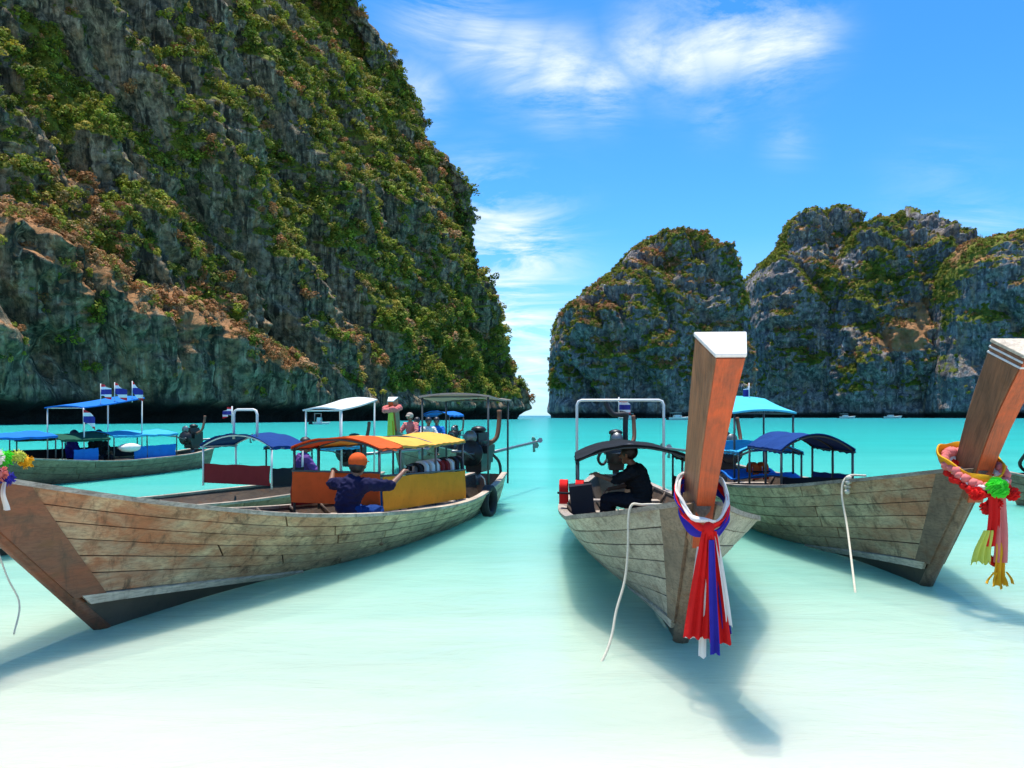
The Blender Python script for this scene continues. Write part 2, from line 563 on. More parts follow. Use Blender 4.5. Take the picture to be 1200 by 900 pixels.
def rock_mat(name, base, dark, pale, warm, streak=1.0, scale=1.0):
    m, nt, b, out = new_mat(name)
    t = N(nt, 'ShaderNodeTexCoord').outputs['Object']
    at = lambda k: N(nt, 'ShaderNodeAttribute', attribute_name=k).outputs['Fac']
    big = noise_tex(nt, t, 0.045 * scale, 6, 0.6)
    fine = noise_tex(nt, t, 0.5 * scale, 8, 0.68, 0.3)
    verti = noise_tex(nt, mapping(nt, t, (1, 1, 0.10)), 0.42 * scale, 7, 0.65, 0.6)
    vert2 = noise_tex(nt, mapping(nt, t, (1, 1, 0.13), loc=(40, 9, 3)), 0.26 * scale, 5, 0.6, 0.5)
    c = mix_col(nt, ramp(nt, big, [(0.35, 0.0), (0.65, 1.0)]), base, pale)
    c = mix_col(nt, math_node(nt, 'MULTIPLY', ramp(nt, verti, [(0.47, 0.0), (0.60, 1.0)]), streak), c, dark)
    c = mix_col(nt, math_node(nt, 'MULTIPLY', ramp(nt, vert2, [(0.51, 0.0), (0.64, 0.9)]), 0.85), c, warm)
    vert3 = noise_tex(nt, mapping(nt, t, (1, 1, 0.07), loc=(7, 70, 3)), 0.8 * scale, 6, 0.6, 0.7)
    c = mix_col(nt, ramp(nt, vert3, [(0.53, 0.0), (0.64, 0.85)]), c, tuple(min(0.6, x * 1.5) for x in pale))
    c = mix_col(nt, ramp(nt, fine, [(0.40, 0.8), (0.58, 0.0)]), c, dark)
    # ground cover: low green scrub and dry grass on the ledges
    gn = noise_tex(nt, t, 0.33 * scale, 6, 0.7)
    green = mix_col(nt, gn, (0.08, 0.11, 0.015), (0.24, 0.235, 0.03))
    dryc = mix_col(nt, fine, (0.26, 0.11, 0.04), (0.58, 0.30, 0.13))
    fg = math_node(nt, 'ADD', at('veg'), math_node(nt, 'MULTIPLY', math_node(nt, 'SUBTRACT', fine, 0.5), 1.2))
    c = mix_col(nt, ramp(nt, fg, [(0.45, 0.0), (0.62, 1.0)]), c, green)
    fd = math_node(nt, 'ADD', at('dry'), math_node(nt, 'MULTIPLY', math_node(nt, 'SUBTRACT', gn, 0.5), 1.3))
    c = mix_col(nt, ramp(nt, fd, [(0.42, 0.0), (0.65, 0.95)]), c, dryc)
    # rock colour goes near black towards the waterline
    c = mix_col(nt, at('foot_dark'), c, (0.022, 0.022, 0.018))
    nt.links.new(c, b.inputs['Base Color'])
    b.inputs['Roughness'].default_value = 0.9
    b.inputs['Specular IOR Level'].default_value = 0.2
    h = math_node(nt, 'ADD', fine, math_node(nt, 'MULTIPLY', verti, 0.9))
    bump(nt, b, h, 1.6 / scale, 0.9)
    return m


M['rock_near'] = rock_mat('limestone_near', (0.20, 0.16, 0.10), (0.034, 0.030, 0.020), (0.36, 0.29, 0.19), (0.46, 0.27, 0.13), 1.0, 1.0)
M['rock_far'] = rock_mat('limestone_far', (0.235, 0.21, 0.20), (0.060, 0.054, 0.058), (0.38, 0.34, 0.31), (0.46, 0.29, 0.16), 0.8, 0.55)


def leaf_mat():
    m, nt, b, out = new_mat('scrub_leaves')
    c = N(nt, 'ShaderNodeAttribute', attribute_name='tint', attribute_type='INSTANCER').outputs['Color']
    jt = N(nt, 'ShaderNodeAttribute', attribute_name='jit').outputs['Color']
    c = mix_col(nt, 1.0, c, jt, 'MULTIPLY')
    nt.links.new(c, b.inputs['Base Color'])
    b.inputs['Roughness'].default_value = 0.75
    b.inputs['Specular IOR Level'].default_value = 0.25
    tr = N(nt, 'ShaderNodeBsdfTranslucent')
    nt.links.new(c, tr.inputs['Color'])
    mx = N(nt, 'ShaderNodeMixShader')
    mx.inputs[0].default_value = 0.25
    nt.links.new(b.outputs[0], mx.inputs[1])
    nt.links.new(tr.outputs[0], mx.inputs[2])
    nt.links.new(mx.outputs[0], out.inputs['Surface'])
    return m


M['leaf'] = leaf_mat()

# ================================================================== setting: sand and water
def sand_depth(Y):
    return np.interp(Y, [-40, 0, 2.6, 5, 8, 12, 20, 40, 120, 20000], [2.2, 0.35, 0.0, -0.09, -0.21, -0.32, -0.5, -1.1, -4, -9])


def make_sand():
    m, nt, b, out = new_mat('white_coral_sand')
    t = N(nt, 'ShaderNodeTexCoord').outputs['Object']
    n1 = noise_tex(nt, mapping(nt, t, (0.5, 1.6, 1)), 1.3, 5, 0.6, 0.6)
    n2 = noise_tex(nt, t, 60, 3, 0.7)
    c = mix_col(nt, n1, (0.66, 0.62, 0.51), (0.74, 0.70, 0.59))
    c = mix_col(nt, math_node(nt, 'MULTIPLY', n2, 0.35), c, (0.55, 0.51, 0.43))
    nt.links.new(c, b.inputs['Base Color'])
    b.inputs['Roughness'].default_value = 0.9
    bump(nt, b, math_node(nt, 'ADD', n1, math_node(nt, 'MULTIPLY', n2, 0.08)), 0.05, 0.5)
    xs = np.concatenate([[-15000, -3000, -600, -120], np.linspace(-40, 40, 120), [120, 600, 3000, 15000]])
    ys = np.concatenate([[-300, -60], np.linspace(-20, 40, 160), [60, 100, 200, 600, 2000, 6000, 20000]])
    X, Y = np.meshgrid(xs, ys, indexing='ij')
    p = np.stack([X.ravel(), Y.ravel(), np.zeros(X.size)], 1)
    Z = sand_depth(p[:, 1] + 0.8 * fbm(p / 9.0, 2)) + 0.02 * fbm(p / 2.2, 2)
    p[:, 2] = np.where(p[:, 1] < -60, 3.0, Z)
    ni, nj = X.shape
    I, J = np.meshgrid(np.arange(ni - 1), np.arange(nj - 1), indexing='ij')
    a = (I * nj + J).ravel()
    q = np.stack([a, a + nj, a + nj + 1, a + 1], 1)
    o = link('sand', np_mesh('sand', p, q, m))
    tag(o, kind='structure')


make_sand()


def make_water():
    m, nt, b, out = new_mat('lagoon_water')
    nt.nodes.remove(b)
    pos = N(nt, 'ShaderNodeNewGeometry').outputs['Position']
    sp = N(nt, 'ShaderNodeSeparateXYZ')
    nt.links.new(pos, sp.inputs[0])
    wob = math_node(nt, 'MULTIPLY', math_node(nt, 'SUBTRACT', noise_tex(nt, mapping(nt, pos, (0.10, 0.25, 1)), 1.0, 5, 0.55, 0.3), 0.5), 5.0)
    yy = math_node(nt, 'ADD', sp.outputs[1], math_node(nt, 'MULTIPLY', wob, ramp(nt, math_node(nt, 'DIVIDE', sp.outputs[1], 30.0), [(0.1, 0.15), (0.8, 1.6)])))
    # how deep the water is below this point of the surface -> how much milky water body is seen, and its colour
    ly = math_node(nt, 'LOGARITHM', math_node(nt, 'MAXIMUM', yy, 1.0), 10.0)      # 0 at 1 m, 1 at 10 m, 2 at 100 m
    ln = math_node(nt, 'DIVIDE', ly, 3.0)
    turb = ramp(nt, ln, [(0.14, 0.45), (0.20, 0.60), (0.25, 0.70), (0.31, 0.80), (0.38, 0.86), (0.48, 0.96), (0.60, 0.99)])
    body = ramp(nt, ln, [(0.17, (0.60, 0.595, 0.485)), (0.24, (0.51, 0.60, 0.48)), (0.30, (0.35, 0.58, 0.455)), (0.36, (0.185, 0.50, 0.40)), (0.43, (0.075, 0.435, 0.36)),
                         (0.55, (0.025, 0.36, 0.315)), (0.75, (0.012, 0.245, 0.245)), (1.0, (0.012, 0.14, 0.21))])
    tint = ramp(nt, ln, [(0.18, (0.985, 0.998, 0.985)), (0.26, (0.86, 0.975, 0.95)), (0.33, (0.62, 0.94, 0.88)), (0.45, (0.30, 0.86, 0.80))])
    ripple = noise_tex(nt, mapping(nt, pos, (0.55, 1.5, 1)), 1.6, 6, 0.6, 0.4)
    chop = noise_tex(nt, mapping(nt, pos, (0.05, 0.16, 1)), 1.0, 6, 0.65, 0.2)
    body = mix_col(nt, math_node(nt, 'MULTIPLY', ramp(nt, chop, [(0.42, 0.0), (0.62, 1.0)]), 0.32), body, (0.02, 0.26, 0.24))
    bp = N(nt, 'ShaderNodeBump')
    bp.inputs['Strength'].default_value = 0.5
    bp.inputs['Distance'].default_value = 0.07
    nt.links.new(ripple, bp.inputs['Height'])
    tr = N(nt, 'ShaderNodeBsdfTransparent')
    nt.links.new(tint, tr.inputs['Color'])
    df = N(nt, 'ShaderNodeSubsurfaceScattering', falloff='BURLEY')      # milky water: light spreads sideways in it
    df.inputs['Scale'].default_value = 0.9
    df.inputs['Radius'].default_value = (0.7, 1.0, 1.0)
    nt.links.new(body, df.inputs['Color'])
    nt.links.new(bp.outputs[0], df.inputs['Normal'])
    m1 = N(nt, 'ShaderNodeMixShader')
    nt.links.new(turb, m1.inputs[0])
    nt.links.new(tr.outputs[0], m1.inputs[1])
    nt.links.new(df.outputs[0], m1.inputs[2])
    gl = N(nt, 'ShaderNodeBsdfGlossy')
    gl.inputs['Roughness'].default_value = 0.16
    gl.inputs['Color'].default_value = (0.85, 0.95, 1, 1)
    nt.links.new(bp.outputs[0], gl.inputs['Normal'])
    fr = N(nt, 'ShaderNodeFresnel')
    fr.inputs['IOR'].default_value = 1.33
    nt.links.new(bp.outputs[0], fr.inputs['Normal'])
    fac = math_node(nt, 'MINIMUM', math_node(nt, 'MULTIPLY', fr.outputs[0], 0.45), 0.20)
    m2 = N(nt, 'ShaderNodeMixShader')
    nt.links.new(fac, m2.inputs[0])
    nt.links.new(m1.outputs[0], m2.inputs[1])
    nt.links.new(gl.outputs[0], m2.inputs[2])
    nt.links.new(m2.outputs[0], out.inputs['Surface'])
    mb = MB()
    mb.add([(-16000, -30, 0), (16000, -30, 0), (16000, 19000, 0), (-16000, 19000, 0)], [(0, 1, 2, 3)], False)
    tag(mb.build('water', m), kind='structure')


make_water()

# ================================================================== setting: cliffs
def grid_normals(P):
    n = np.cross(np.gradient(P, axis=0), np.gradient(P, axis=1))
    return n / np.maximum(np.linalg.norm(n, axis=2), 1e-9)[..., None]


def grid_quads(ni, nj):
    I, J = np.meshgrid(np.arange(ni - 1), np.arange(nj - 1), indexing='ij')
    a = (I * nj + J).ravel()
    return np.stack([a, a + nj, a + nj + 1, a + 1], 1)


def bush_mesh(seed, leaves=190):
    """one bush of unit radius: lobed crown of leaf-sized faces with gaps"""
    rng = np.random.default_rng(seed)
    k = rng.integers(4, 7)
    lc = rng.normal(size=(k, 3)) * np.array([0.42, 0.42, 0.26]) + np.array([0, 0, 0.30])
    lr = rng.uniform(0.38, 0.62, k)
    li = rng.integers(0, k, leaves)
    d = rng.normal(size=(leaves, 3))
    d[:, 2] += 0.35
    d /= np.linalg.norm(d, axis=1)[:, None]
    c = lc[li] + d * (lr[li] * (0.55 + 0.5 * rng.random(leaves)**0.5))[:, None]
    nrm = d + rng.normal(size=(leaves, 3)) * 0.45 + np.array([0, 0, 0.25])
    nrm /= np.linalg.norm(nrm, axis=1)[:, None]
    t = np.cross(nrm, rng.normal(size=(leaves, 3)))
    t /= np.maximum(np.linalg.norm(t, axis=1), 1e-6)[:, None]
    bt = np.cross(nrm, t)
    s = (0.10 + 0.13 * rng.random(leaves))[:, None]
    V = np.stack([c - t * s, c - bt * s * 0.62, c + t * s + nrm * s * 0.2, c + bt * s * 0.62], 1).reshape(-1, 3)
    jit = np.repeat(0.65 + 0.7 * rng.random(leaves), 4)
    return np_mesh('bush', V, np.arange(leaves * 4).reshape(-1, 4), M['leaf'], {'jit': jit}, smooth=False)


BUSHES = [bpy.data.objects.new('bush', bush_mesh(60 + k)) for k in range(5)]


def scatter_tree():
    ng = bpy.data.node_groups.new('scrub_scatter', 'GeometryNodeTree')
    ng.interface.new_socket('Geometry', in_out='INPUT', socket_type='NodeSocketGeometry')
    ng.interface.new_socket('Geometry', in_out='OUTPUT', socket_type='NodeSocketGeometry')
    nd = ng.nodes
    gi, go = nd.new('NodeGroupInput'), nd.new('NodeGroupOutput')
    jn = nd.new('GeometryNodeJoinGeometry')
    for ob in BUSHES[::-1]:
        oi = nd.new('GeometryNodeObjectInfo')
        oi.inputs['Object'].default_value = ob
        g2 = nd.new('GeometryNodeGeometryToInstance')
        ng.links.new(oi.outputs['Geometry'], g2.inputs[0])
        ng.links.new(g2.outputs[0], jn.inputs[0])
    ip = nd.new('GeometryNodeInstanceOnPoints')
    ip.inputs['Pick Instance'].default_value = True

    def attr(nm, ty):
        a = nd.new('GeometryNodeInputNamedAttribute')
        a.data_type = ty
        a.inputs['Name'].default_value = nm
        return a.outputs['Attribute']
    ng.links.new(gi.outputs[0], ip.inputs['Points'])
    ng.links.new(jn.outputs[0], ip.inputs['Instance'])
    ng.links.new(attr('var', 'INT'), ip.inputs['Instance Index'])
    ng.links.new(attr('rot', 'FLOAT_VECTOR'), ip.inputs['Rotation'])
    ng.links.new(attr('scl', 'FLOAT_VECTOR'), ip.inputs['Scale'])
    ng.links.new(ip.outputs[0], go.inputs[0])
    return ng


SCATTER = scatter_tree()


def scrub(name, P, Nn, R, tints, rng):
    """clumps of leaves over a rock face: one mass of scrub that nobody could count"""
    n = len(P)
    me = bpy.data.meshes.new(name)
    me.vertices.add(n)
    me.vertices.foreach_set('co', (P + Nn * (R * 0.12)[:, None]).astype(np.float32).ravel())
    rot = np.stack([rng.normal(size=n) * 0.25, rng.normal(size=n) * 0.25, rng.random(n) * 6.28], 1)
    # bushes on steep rock lean out from it
    rot[:, 0] += 0.0
    scl = R[:, None] * np.stack([rng.uniform(0.8, 1.25, n), rng.uniform(0.8, 1.25, n), rng.uniform(0.7, 1.1, n)], 1)
    for k, ty, a in (('rot', 'FLOAT_VECTOR', rot), ('scl', 'FLOAT_VECTOR', scl)):
        me.attributes.new(k, ty, 'POINT').data.foreach_set('vector', a.astype(np.float32).ravel())
    me.attributes.new('var', 'INT', 'POINT').data.foreach_set('value', rng.integers(0, len(BUSHES), n).astype(np.int32))
    c4 = np.ones((n, 4), np.float32)
    c4[:, :3] = tints
    me.attributes.new('tint', 'FLOAT_COLOR', 'POINT').data.foreach_set('color', c4.ravel())
    me.materials.append(M['leaf'])
    ob = link(name, me)
    ob.modifiers.new('scatter', 'NODES').node_group = SCATTER
    return tag(ob, kind='stuff')


def pick_tints(n, rng, dry):
    pal = np.array([(0.21, 0.23, 0.022), (0.125, 0.16, 0.018), (0.29, 0.255, 0.030), (0.075, 0.105, 0.016), (0.23, 0.27, 0.024), (0.36, 0.29, 0.05)])
    t = pal[rng.choice(len(pal), n, p=(0.26, 0.24, 0.16, 0.12, 0.14, 0.08))]
    dp = np.array([(0.42, 0.19, 0.07), (0.30, 0.14, 0.05), (0.50, 0.28, 0.13), (0.24, 0.17, 0.05)])
    td = dp[rng.choice(4, n)]
    k = (rng.random(n) < dry)[:, None]
    return np.where(k, td, t) * (0.75 + 0.5 * rng.random(n))[:, None]


def patch_coords(P):
    """bearing and elevation of points of a rock face as seen from the beach, for laying out its bare and overgrown patches"""
    d = np.maximum(P[..., 1], 1.0)
    return 600 + F_PX * P[..., 0] / d, HORIZON - F_PX * (P[..., 2] - CAM_H) / d


def left_cliff():
    pts = [(-215, 40), (-160, 75), (-108, 118), (-78, 165), (-47, 232), (-14, 312), (2, 346), (8, 362), (4, 384), (-30, 425), (-95, 455)]
    P2 = np.array(pts, float)
    cum = np.concatenate([[0], np.cumsum(np.linalg.norm(np.diff(P2, axis=0), axis=1))])
    fx, fy = pchip(list(zip(cum, P2[:, 0]))), pchip(list(zip(cum, P2[:, 1])))
    # sampling: finer where it is near
    w = np.interp(cum, cum, np.maximum(P2[:, 1], 90))
    ss = [0.0]
    while ss[-1] < cum[-1]:
        ss.append(ss[-1] + 0.0042 * np.interp(ss[-1], cum, w))
    s = np.array(ss)
    NZ = 400
    z = np.concatenate([np.linspace(-1, 90, 250), np.linspace(90.6, 215, NZ - 250)])
    S, Z = np.meshgrid(s, z, indexing='ij')
    X0, Y0 = fx(S), fy(S)
    e = 6.0
    tx, ty = fx(S + e) - fx(S - e), fy(S + e) - fy(S - e)
    tl = np.hypot(tx, ty)
    nx, ny = ty / tl, -tx / tl
    prof = pchip([(-1, 1), (5, -0.5), (12, 0.0), (26, 5), (57, 16), (84, 25), (115, 39), (154, 58), (190, 84), (215, 112)])
    r = prof(Z)
    # near buttress with a sloping ledge above it (falls from left to right)
    zl = np.interp(S.ravel(), [cum[1], cum[2], cum[2] + 28, cum[3], cum[3] + 40, cum[4]], [52, 45, 40, 29, 14, 6]).reshape(S.shape)
    shp = S.shape
    p3 = np.stack([X0.ravel(), Y0.ravel(), Z.ravel()], 1)
    zl = zl + 5 * fbm(p3[:, [0, 1, 2]] / 22.0, 2).reshape(shp)
    ledge_w = np.interp(S.ravel(), [cum[2] - 30, cum[3], cum[3] + 30, cum[4]], [13, 12, 8, 3]).reshape(shp)
    r = r * np.interp(S.ravel(), [cum[2], cum[3], cum[4]], [0.75, 0.85, 1.0]).reshape(shp) + ledge_w * smoothstep(-2, 11, Z - zl) - 3.0 * smoothstep(-34, -4, Z - zl) * smoothstep(3, -3, Z - zl) * ledge_w / 13
    q = S + 0.42 * Z
    flat = lambda a, b_, c_: np.stack([a.ravel(), b_.ravel(), c_.ravel()], 1)
    d = 7.5 * fbm(p3 / 42.0, 3).reshape(shp)
    g1 = perlin(flat(q / 30.0, Z / 160.0, S * 0 + 3.3)).reshape(shp)
    d -= 11.0 * np.exp(-(g1 / 0.10)**2)
    g2 = perlin(flat(q / 13.0, Z / 70.0, S * 0 + 8.1)).reshape(shp)
    d -= 4.5 * np.exp(-(g2 / 0.12)**2)
    d += 3.6 * np.abs(perlin(flat(q / 7.0, Z / 38.0, S * 0 + 1.1))).reshape(shp)
    d += 2.8 * fbm(p3 / np.array([11, 11, 10.0]), 4, 0.5).reshape(shp)
    steps = perlin(flat(q / 13.0, Z / 9.0, S * 0 + 21.0)).reshape(shp)
    d += 1.7 * np.tanh(steps * 3)
    d += 0.9 * fbm(p3 / 2.6, 3, 0.6).reshape(shp)
    bil = 1 - 2.2 * np.abs(perlin(p3 / 8.0 + 5)).reshape(shp)
    d += 2.2 * bil * smoothstep(10, 30, Z)
    d += 0.9 * (1 - 2.2 * np.abs(perlin(p3 / 3.4 + 9)).reshape(shp)) * smoothstep(8, 20, Z)
    low = smoothstep(34, 8, Z)
    d = d * (0.35 + 0.65 * smoothstep(4, 22, Z)) + 1.1 * low * perlin(flat(q / 2.2, Z / 26.0, S * 0)).reshape(shp)
    notch = 5.5 * smoothstep(5.2, 1.5, Z + 1.2 * perlin(flat(S / 5, Z / 9, S * 0)).reshape(shp))
    off = -r + d - notch
    P = np.stack([X0 + nx * off, Y0 + ny * off, Z], 2)
    nn = grid_normals(P)
    if np.mean(nn[..., 0] * nx + nn[..., 1] * ny) < 0:
        nn = -nn
    slope = nn[..., 2]
    vn = fbm(p3 / 24.0, 4, 0.6).reshape(shp)
    lowface = smoothstep(6, -8, Z - zl) * np.interp(S.ravel(), [cum[3], cum[4] - 20], [1, 0]).reshape(shp)
    veg = 0.47 + 1.0 * vn + 0.85 * perlin(flat(q / 8.0, Z / 55.0, S * 0 + 40.0)).reshape(shp) + 1.25 * (slope - 0.32) - 0.85 * lowface + 0.22 * smoothstep(cum[4] - 40, cum[5], S)
    # where the green slopes, the bare gullies and the dry ledges lie on this face
    bx, by = patch_coords(P)
    for cx_, cy_, rx_, ry_, am in ((110, 120, 110, 60, 0.30), (190, 230, 70, 90, 0.32), (290, 330, 50, 60, 0.25), (470, 330, 80, 120, 0.30), (540, 420, 60, 60, 0.30), (350, 60, 60, 80, 0.12),
                                   (235, 130, 30, 130, -0.35), (300, 280, 22, 80, -0.30), (100, 400, 190, 90, -0.45), (400, 400, 16, 90, -0.35), (60, 300, 60, 50, -0.2), (330, 440, 60, 40, -0.25)):
        veg = veg + am * np.exp(-((bx - cx_) / rx_)**2 - ((by - cy_) / ry_)**2)
    veg = np.clip(veg * smoothstep(6, 13, Z), 0, 1)
    dn = fbm(p3 / 17.0 + 50, 3).reshape(shp)
    dry = np.exp(-((Z - zl - 1.0) / 6.0)**2) * np.interp(S.ravel(), [cum[2], cum[3], cum[3] + 45, cum[4]], [0.75, 0.62, 0.5, 0.25]).reshape(shp) + 0.45 * dn + 0.5 * (slope - 0.4)
    dry += 0.35 * lowface * smoothstep(0.1, 0.5, slope)
    for cx_, cy_, rx_, ry_, am in ((70, 200, 60, 30, 0.40), (160, 245, 50, 30, 0.30), (20, 330, 40, 20, 0.35), (420, 190, 40, 60, 0.10), (300, 380, 50, 60, 0.22), (250, 330, 60, 40, 0.2), (480, 440, 50, 30, 0.1)):
        dry = dry + am * np.exp(-((bx - cx_) / rx_)**2 - ((by - cy_) / ry_)**2)
    dry = np.clip(dry * smoothstep(8, 15, Z), 0, 1)
    foot_dark = smoothstep(6.0, 3.5, Z + 1.0 * dn)
    ni, nj = shp
    me = np_mesh('cliff', P.reshape(-1, 3), grid_quads(ni, nj), M['rock_near'], {'veg': veg.ravel(), 'dry': dry.ravel(), 'foot_dark': foot_dark.ravel()})
    o = link('cliff', me)
    tag(o, 'towering limestone cliff with green scrub and tan ledges, dark undercut foot', None, None, 'structure')
    # scrub
    rng = np.random.default_rng(5)
    dist = np.hypot(P[..., 0], P[..., 1])
    vis = (P[..., 2] < 0.56 * P[..., 1] + 12) & (P[..., 0] > -0.70 * P[..., 1]) & (P[..., 2] > 7)
    area = np.linalg.norm(np.cross(np.gradient(P, axis=0), np.gradient(P, axis=1)), axis=2)
    dens = np.clip((veg - 0.40) * 2.4, 0, 1) + 0.30 * np.clip((dry - 0.35) * 2, 0, 1) + 0.02
    wgt = (area * dens * vis / dist**0.9).ravel()
    idx = rng.choice(len(wgt), 31000, p=wgt / wgt.sum())
    Pp = P.reshape(-1, 3)[idx]
    R = (0.42 + 1.75 * rng.random(len(idx))**3.2) * np.interp(dist.ravel()[idx], [120, 360], [0.80, 1.55])
    dr = np.clip(dry.ravel()[idx] * 1.5 - 0.35, 0.06, 0.9)
    scrub('cliff_scrub', Pp, nn.reshape(-1, 3)[idx], R, pick_tints(len(idx), rng, dr), rng)


def dome(seed, Y, left, right, depth, n_scrub, nth=320, nz=200, drybias=0.0, green=(), bare=()):
    k = Y / F_PX
    conv = lambda pts: [((px - 600) * k, (HORIZON - py) * k + CAM_H) for px, py in pts]
    Lp, Rp = conv(left), conv(right)
    ztop = Lp[-1][1]
    fl = pchip([(z_, x_) for x_, z_ in Lp])
    fr_ = pchip([(z_, x_) for x_, z_ in Rp])
    t = np.linspace(0, 1, nz)
    zz_ = -1.5 + (ztop + 1.5) * (1 - (1 - t)**1.35)
    th = np.linspace(math.radians(-20), math.radians(200), nth)
    TH, Z = np.meshgrid(th, zz_, indexing='ij')
    xl, xr = fl(Z), fr_(Z)
    cx, a = (xl + xr) / 2, np.maximum((xr - xl) / 2, 0.02)
    amax = a.max()
    ca, sa = np.cos(TH), np.sin(TH)
    ex = 0.8
    X = cx - a * np.sign(ca) * np.abs(ca)**ex
    Yp = Y - depth * (a / amax)**0.8 * np.sign(sa) * np.abs(sa)**ex
    P = np.stack([X, Yp, Z], 2)
    nn = grid_normals(P)
    if np.mean(nn[..., 1][nth // 3:2 * nth // 3]) > 0:
        nn = -nn
    sh = TH.shape
    p3 = P.reshape(-1, 3) + seed * 71.0
    f3 = lambda a_, b_, c_: np.stack([a_.ravel(), b_.ravel(), c_.ravel()], 1)
    arc = X + 0.4 * (Yp - Y)
    d = 11 * fbm(p3 / 62.0, 3).reshape(sh)
    g1 = perlin(f3((arc + 0.2 * Z) / 38.0, Z / 150.0, Z * 0 + seed)).reshape(sh)
    d -= 10 * np.exp(-(g1 / 0.11)**2)
    g2 = perlin(f3((arc + 0.15 * Z) / 16.0, Z / 70.0, Z * 0 + seed + 4.4)).reshape(sh)
    d -= 4.5 * np.exp(-(g2 / 0.14)**2)
    d += 3.6 * fbm(p3 / np.array([15, 15, 9.0]), 4, 0.6).reshape(sh)
    d += 2.4 * np.tanh(4 * perlin(f3(arc / 40.0, Z / 11.0, Z * 0 + seed + 9)).reshape(sh))
    d += 1.2 * fbm(p3 / 4.0, 2, 0.6).reshape(sh)
    d += 1.8 * (1 - 2.2 * np.abs(perlin(p3 / 12.0 + 5)).reshape(sh))
    edge = np.clip(np.abs(sa), 0, 1)
    d = d - d.mean() - 1.0
    d *= (0.15 + 0.85 * smoothstep(0.15, 0.8, edge)) * smoothstep(0.0, 0.25, a / amax) * (0.4 + 0.6 * smoothstep(3, 20, Z))
    d += 0.6 * fbm(p3 / 6.0, 3, 0.6).reshape(sh)
    notch = 2.5 * smoothstep(4.5, 1.5, Z)
    nh = nn.copy()
    P = P + nh * (d - notch)[..., None]
    P[..., 2] = np.where(Z < 6, Z, P[..., 2])
    nn = grid_normals(P)
    if np.mean(nn[..., 1][nth // 3:2 * nth // 3]) > 0:
        nn = -nn
    slope = nn[..., 2]
    vn = fbm(p3 / 36.0, 4, 0.6).reshape(sh)
    bx, by = patch_coords(P)
    gp = sum((am * np.exp(-((bx - cx_) / rx_)**2 - ((by - cy_) / ry_)**2) for cx_, cy_, rx_, ry_, am in green), 0 * bx)
    bp_ = sum((am * np.exp(-((bx - cx_) / rx_)**2 - ((by - cy_) / ry_)**2) for cx_, cy_, rx_, ry_, am in bare), 0 * bx)
    veg = np.clip((0.42 + gp - 0.7 * bp_ + 1.0 * vn + 0.4 * perlin(f3((arc + 0.15 * Z) / 12.0, Z / 60.0, Z * 0 + seed + 40)).reshape(sh) + 1.1 * (slope - 0.35) + 0.25 * smoothstep(0.6, 0.95, Z / ztop)) * smoothstep(12, 26, Z), 0, 1)
    dn = fbm(p3 / 30.0 + 31, 3).reshape(sh)
    dry = np.clip((0.02 + bp_ + drybias + 0.75 * dn + 0.6 * (slope - 0.45)) * smoothstep(14, 30, Z), 0, 1)
    foot_dark = smoothstep(4.6, 2.6, Z + 1.5 * dn)
    o = link('cliff', np_mesh('cliff', P.reshape(-1, 3), grid_quads(*sh), M['rock_far'], {'veg': veg.ravel(), 'dry': dry.ravel(), 'foot_dark': foot_dark.ravel()}))
    tag(o, None, None, None, 'structure')
    rng = np.random.default_rng(40 + seed)
    front = (nn[..., 1] < 0.35) & (P[..., 2] > 14)
    area = np.linalg.norm(np.cross(np.gradient(P, axis=0), np.gradient(P, axis=1)), axis=2)
    w = (area * (np.clip((veg - 0.35) * 2.2, 0, 1) + 0.04) * front).ravel()
    idx = rng.choice(len(w), n_scrub, p=w / w.sum())
    R = (0.55 + 1.5 * rng.random(n_scrub)**2.6)
    dr = np.clip(dry.ravel()[idx] * 1.4 - 0.2, 0.05, 0.8)
    scrub('cliff_scrub', P.reshape(-1, 3)[idx], nn.reshape(-1, 3)[idx], R, pick_tints(n_scrub, rng, dr), rng)


left_cliff()
dome(1, 550, [(642, 489), (643, 420), (655, 375), (690, 345), (715, 320), (740, 292), (770, 277), (800, 270)],
     [(880, 489), (872, 400), (865, 345), (851, 308), (830, 284), (800, 271)], 60, 9000, drybias=0.08, green=((790, 300, 60, 30, 0.3), (700, 360, 30, 40, 0.25), (765, 410, 25, 20, 0.3)), bare=((820, 328, 16, 10, 1.0), (760, 300, 22, 12, 0.35), (700, 340, 30, 14, 0.25)))
dome(2, 640, [(868, 489), (873, 350), (886, 316), (908, 295), (918, 272), (932, 256), (957, 250)],
     [(1075, 489), (1060, 400), (1035, 330), (1015, 285), (1000, 262), (982, 252), (957, 249)], 70, 7500, green=((980, 335, 45, 22, 0.45), (895, 390, 20, 50, 0.2)))
dome(3, 615, [(935, 489), (945, 400), (960, 330), (985, 285), (1005, 267), (1030, 262), (1055, 260)],
     [(1160, 489), (1150, 380), (1135, 320), (1117, 297), (1104, 286), (1083, 270), (1055, 260)], 80, 8500, drybias=0.02, green=((1110, 335, 35, 35, 0.5), (1050, 420, 60, 30, 0.25), (960, 420, 40, 30, 0.2)), bare=((1062, 398, 34, 17, 1.5), (1082, 362, 13, 28, 1.3)))
dome(5, 540, [(1082, 489), (1090, 400), (1104, 325), (1118, 298), (1140, 285), (1170, 278), (1215, 268), (1300, 258)],
     [(1560, 489), (1540, 400), (1490, 320), (1430, 285), (1380, 265), (1300, 258)], 70, 7000, green=((1180, 290, 60, 18, 0.3), (1120, 330, 25, 30, 0.35)))

